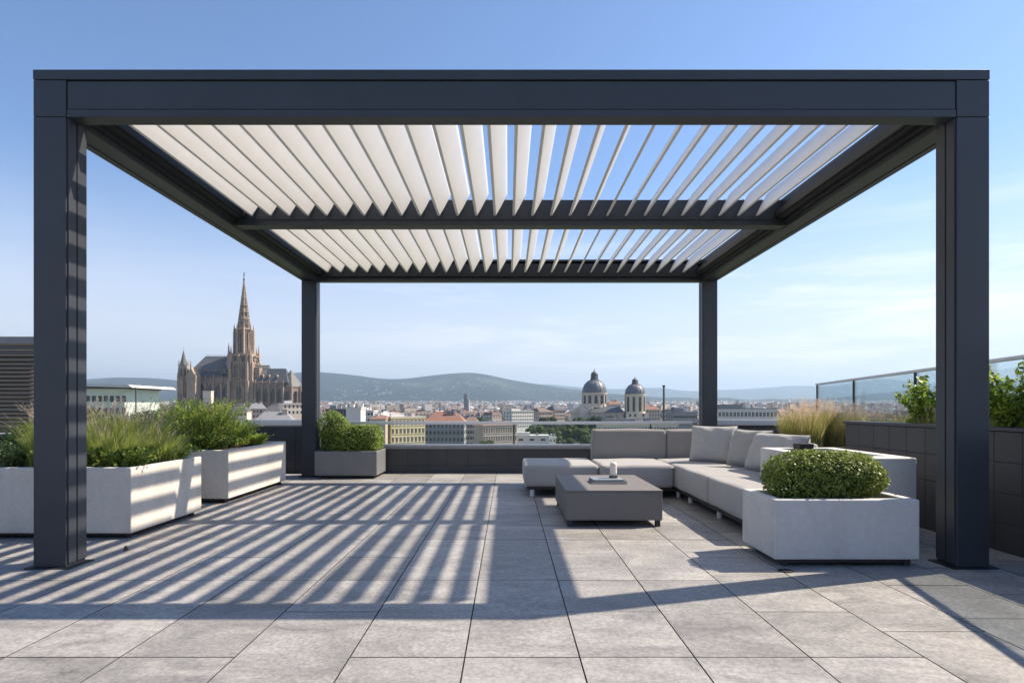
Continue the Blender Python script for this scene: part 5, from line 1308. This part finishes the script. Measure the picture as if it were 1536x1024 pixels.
for _ in range(5200):
    Y = 620 + 5000*gg.random()**1.2; px = gg.uniform(60, 1500)
    if blocked(px, Y, 3): continue
    X = PX(px, Y); r = gg.uniform(3.5, 7) + Y/1500; zc = gz(Y) + r*.7
    k = 16; d = gg.normal(0, 1, (k, 3)); d /= np.linalg.norm(d, axis=1)[:, None]; d[:, 2] = np.abs(d[:, 2])
    P.append(np.array([X, Y, zc]) + d*r*np.array([1.5, 1, .8])); Dn.append(d)
P = np.concatenate(P); Dn = np.concatenate(Dn); V, rv = leafcloud(P, Dn, 4.5, 1.2, .5, seed=6)
o = mesh_quads('distant_trees', V, rv, M['treeleaf_dark']); tag(o, kind='stuff')


# ------------------------------------------------------------------ world, sun, haze, camera
SX, SY = .93, .29
elev = math.atan(1/math.hypot(SX, SY)); azi = math.atan2(SX, SY)
wd = bpy.data.worlds.new('World'); S.world = wd; wd.use_nodes = True
nt = wd.node_tree; nt.nodes.clear()
out = N(nt, 'ShaderNodeOutputWorld'); bg = N(nt, 'ShaderNodeBackground'); bg.inputs['Strength'].default_value = .087
sky = N(nt, 'ShaderNodeTexSky', sky_type='NISHITA'); sky.sun_disc = False; sky.sun_elevation = elev; sky.sun_rotation = azi
sky.altitude = 200; sky.air_density = 1.0; sky.dust_density = .35; sky.ozone_density = 2.6
tc = N(nt, 'ShaderNodeTexCoord'); mp = N(nt, 'ShaderNodeMapping'); mp.inputs['Scale'].default_value = (1.2, 1.2, 11); mp.inputs['Rotation'].default_value = (0, R(3), R(20))
L(nt, tc.outputs['Generated'], mp.inputs[0])
nz = N(nt, 'ShaderNodeTexNoise'); nz.inputs['Scale'].default_value = 2.1; nz.inputs['Detail'].default_value = 9; nz.inputs['Roughness'].default_value = .6; nz.inputs['Distortion'].default_value = .4
L(nt, mp.outputs[0], nz.inputs['Vector'])
cr = ramp(nt, nz.outputs['Fac'], [(.45, (0,0,0)), (.60, (1,1,1))])
sx = N(nt, 'ShaderNodeSeparateXYZ'); L(nt, tc.outputs['Generated'], sx.inputs[0])
def MR(v, a, b, c, d):
    n = N(nt, 'ShaderNodeMapRange'); n.inputs[1].default_value = a; n.inputs[2].default_value = b; n.inputs[3].default_value = c; n.inputs[4].default_value = d; n.interpolation_type = 'SMOOTHSTEP'; L(nt, v, n.inputs[0]); return n.outputs[0]
def MU(a, b):
    n = N(nt, 'ShaderNodeMath', operation='MULTIPLY')
    for k, v in enumerate((a, b)):
        if isinstance(v, (int, float)): n.inputs[k].default_value = v
        else: L(nt, v, n.inputs[k])
    return n.outputs[0]
f = MU(MU(MU(cr.outputs[0], MR(sx.outputs[0], -.5, .35, .12, 1)), MR(sx.outputs[2], .14, .34, 1, 0)), .42)
mx = N(nt, 'ShaderNodeMix', data_type='RGBA'); hs = N(nt, 'ShaderNodeVectorMath', operation='MULTIPLY'); hs.inputs[1].default_value = (.82, .94, 1.10); L(nt, sky.outputs[0], hs.inputs[0])
my = N(nt, 'ShaderNodeMix', data_type='RGBA'); L(nt, MR(sx.outputs[2], .0, .36, .85, 0), my.inputs[0]); L(nt, hs.outputs[0], my.inputs[6]); my.inputs[7].default_value = (6.3, 6.1, 6.2, 1)
L(nt, f, mx.inputs[0]); L(nt, my.outputs[2], mx.inputs[6]); mx.inputs[7].default_value = (9.5, 8.8, 8.7, 1)
L(nt, mx.outputs[2], bg.inputs[0]); L(nt, bg.outputs[0], out.inputs[0])
sl = bpy.data.lights.new('sun', 'SUN'); sl.energy = 5.0; sl.angle = R(.53); sl.color = (1, .865, .70)
so = bpy.data.objects.new('sun', sl); C.objects.link(so)
so.rotation_euler = Vector((SX, SY, 1)).to_track_quat('Z', 'Y').to_euler(); so.location = (8, 3, 12)

HAZE = True
if HAZE:
    m = MB(); m.box(-19000, 19000, -800, 20500, -26, 800)
    hm, hnt, ho = newmat('morning haze')
    pv = N(hnt, 'ShaderNodeVolumePrincipled'); pv.inputs['Color'].default_value = (.57, .78, 1.0, 1); pv.inputs['Density'].default_value = 9.6e-5; pv.inputs['Anisotropy'].default_value = .25
    L(hnt, pv.outputs[0], ho.inputs['Volume'])
    o = m.build('haze', hm); tag(o, kind='stuff')

cam = bpy.data.cameras.new('camera'); co = bpy.data.objects.new('camera', cam); C.objects.link(co); S.camera = co
co.location = (0, 0, EYE); co.rotation_euler = (R(90), 0, 0)
cam.sensor_width = 36; cam.sensor_fit = 'HORIZONTAL'; cam.lens = F/1536*36; cam.shift_x = (768-CX)/1536; cam.shift_y = (HY-512)/1536
cam.clip_start = .05; cam.clip_end = 60000
S.view_settings.view_transform = 'Standard'; S.view_settings.look = 'None'; S.view_settings.exposure = .96; S.view_settings.gamma = 1
S.cycles.max_bounces = 10; S.cycles.transparent_max_bounces = 24
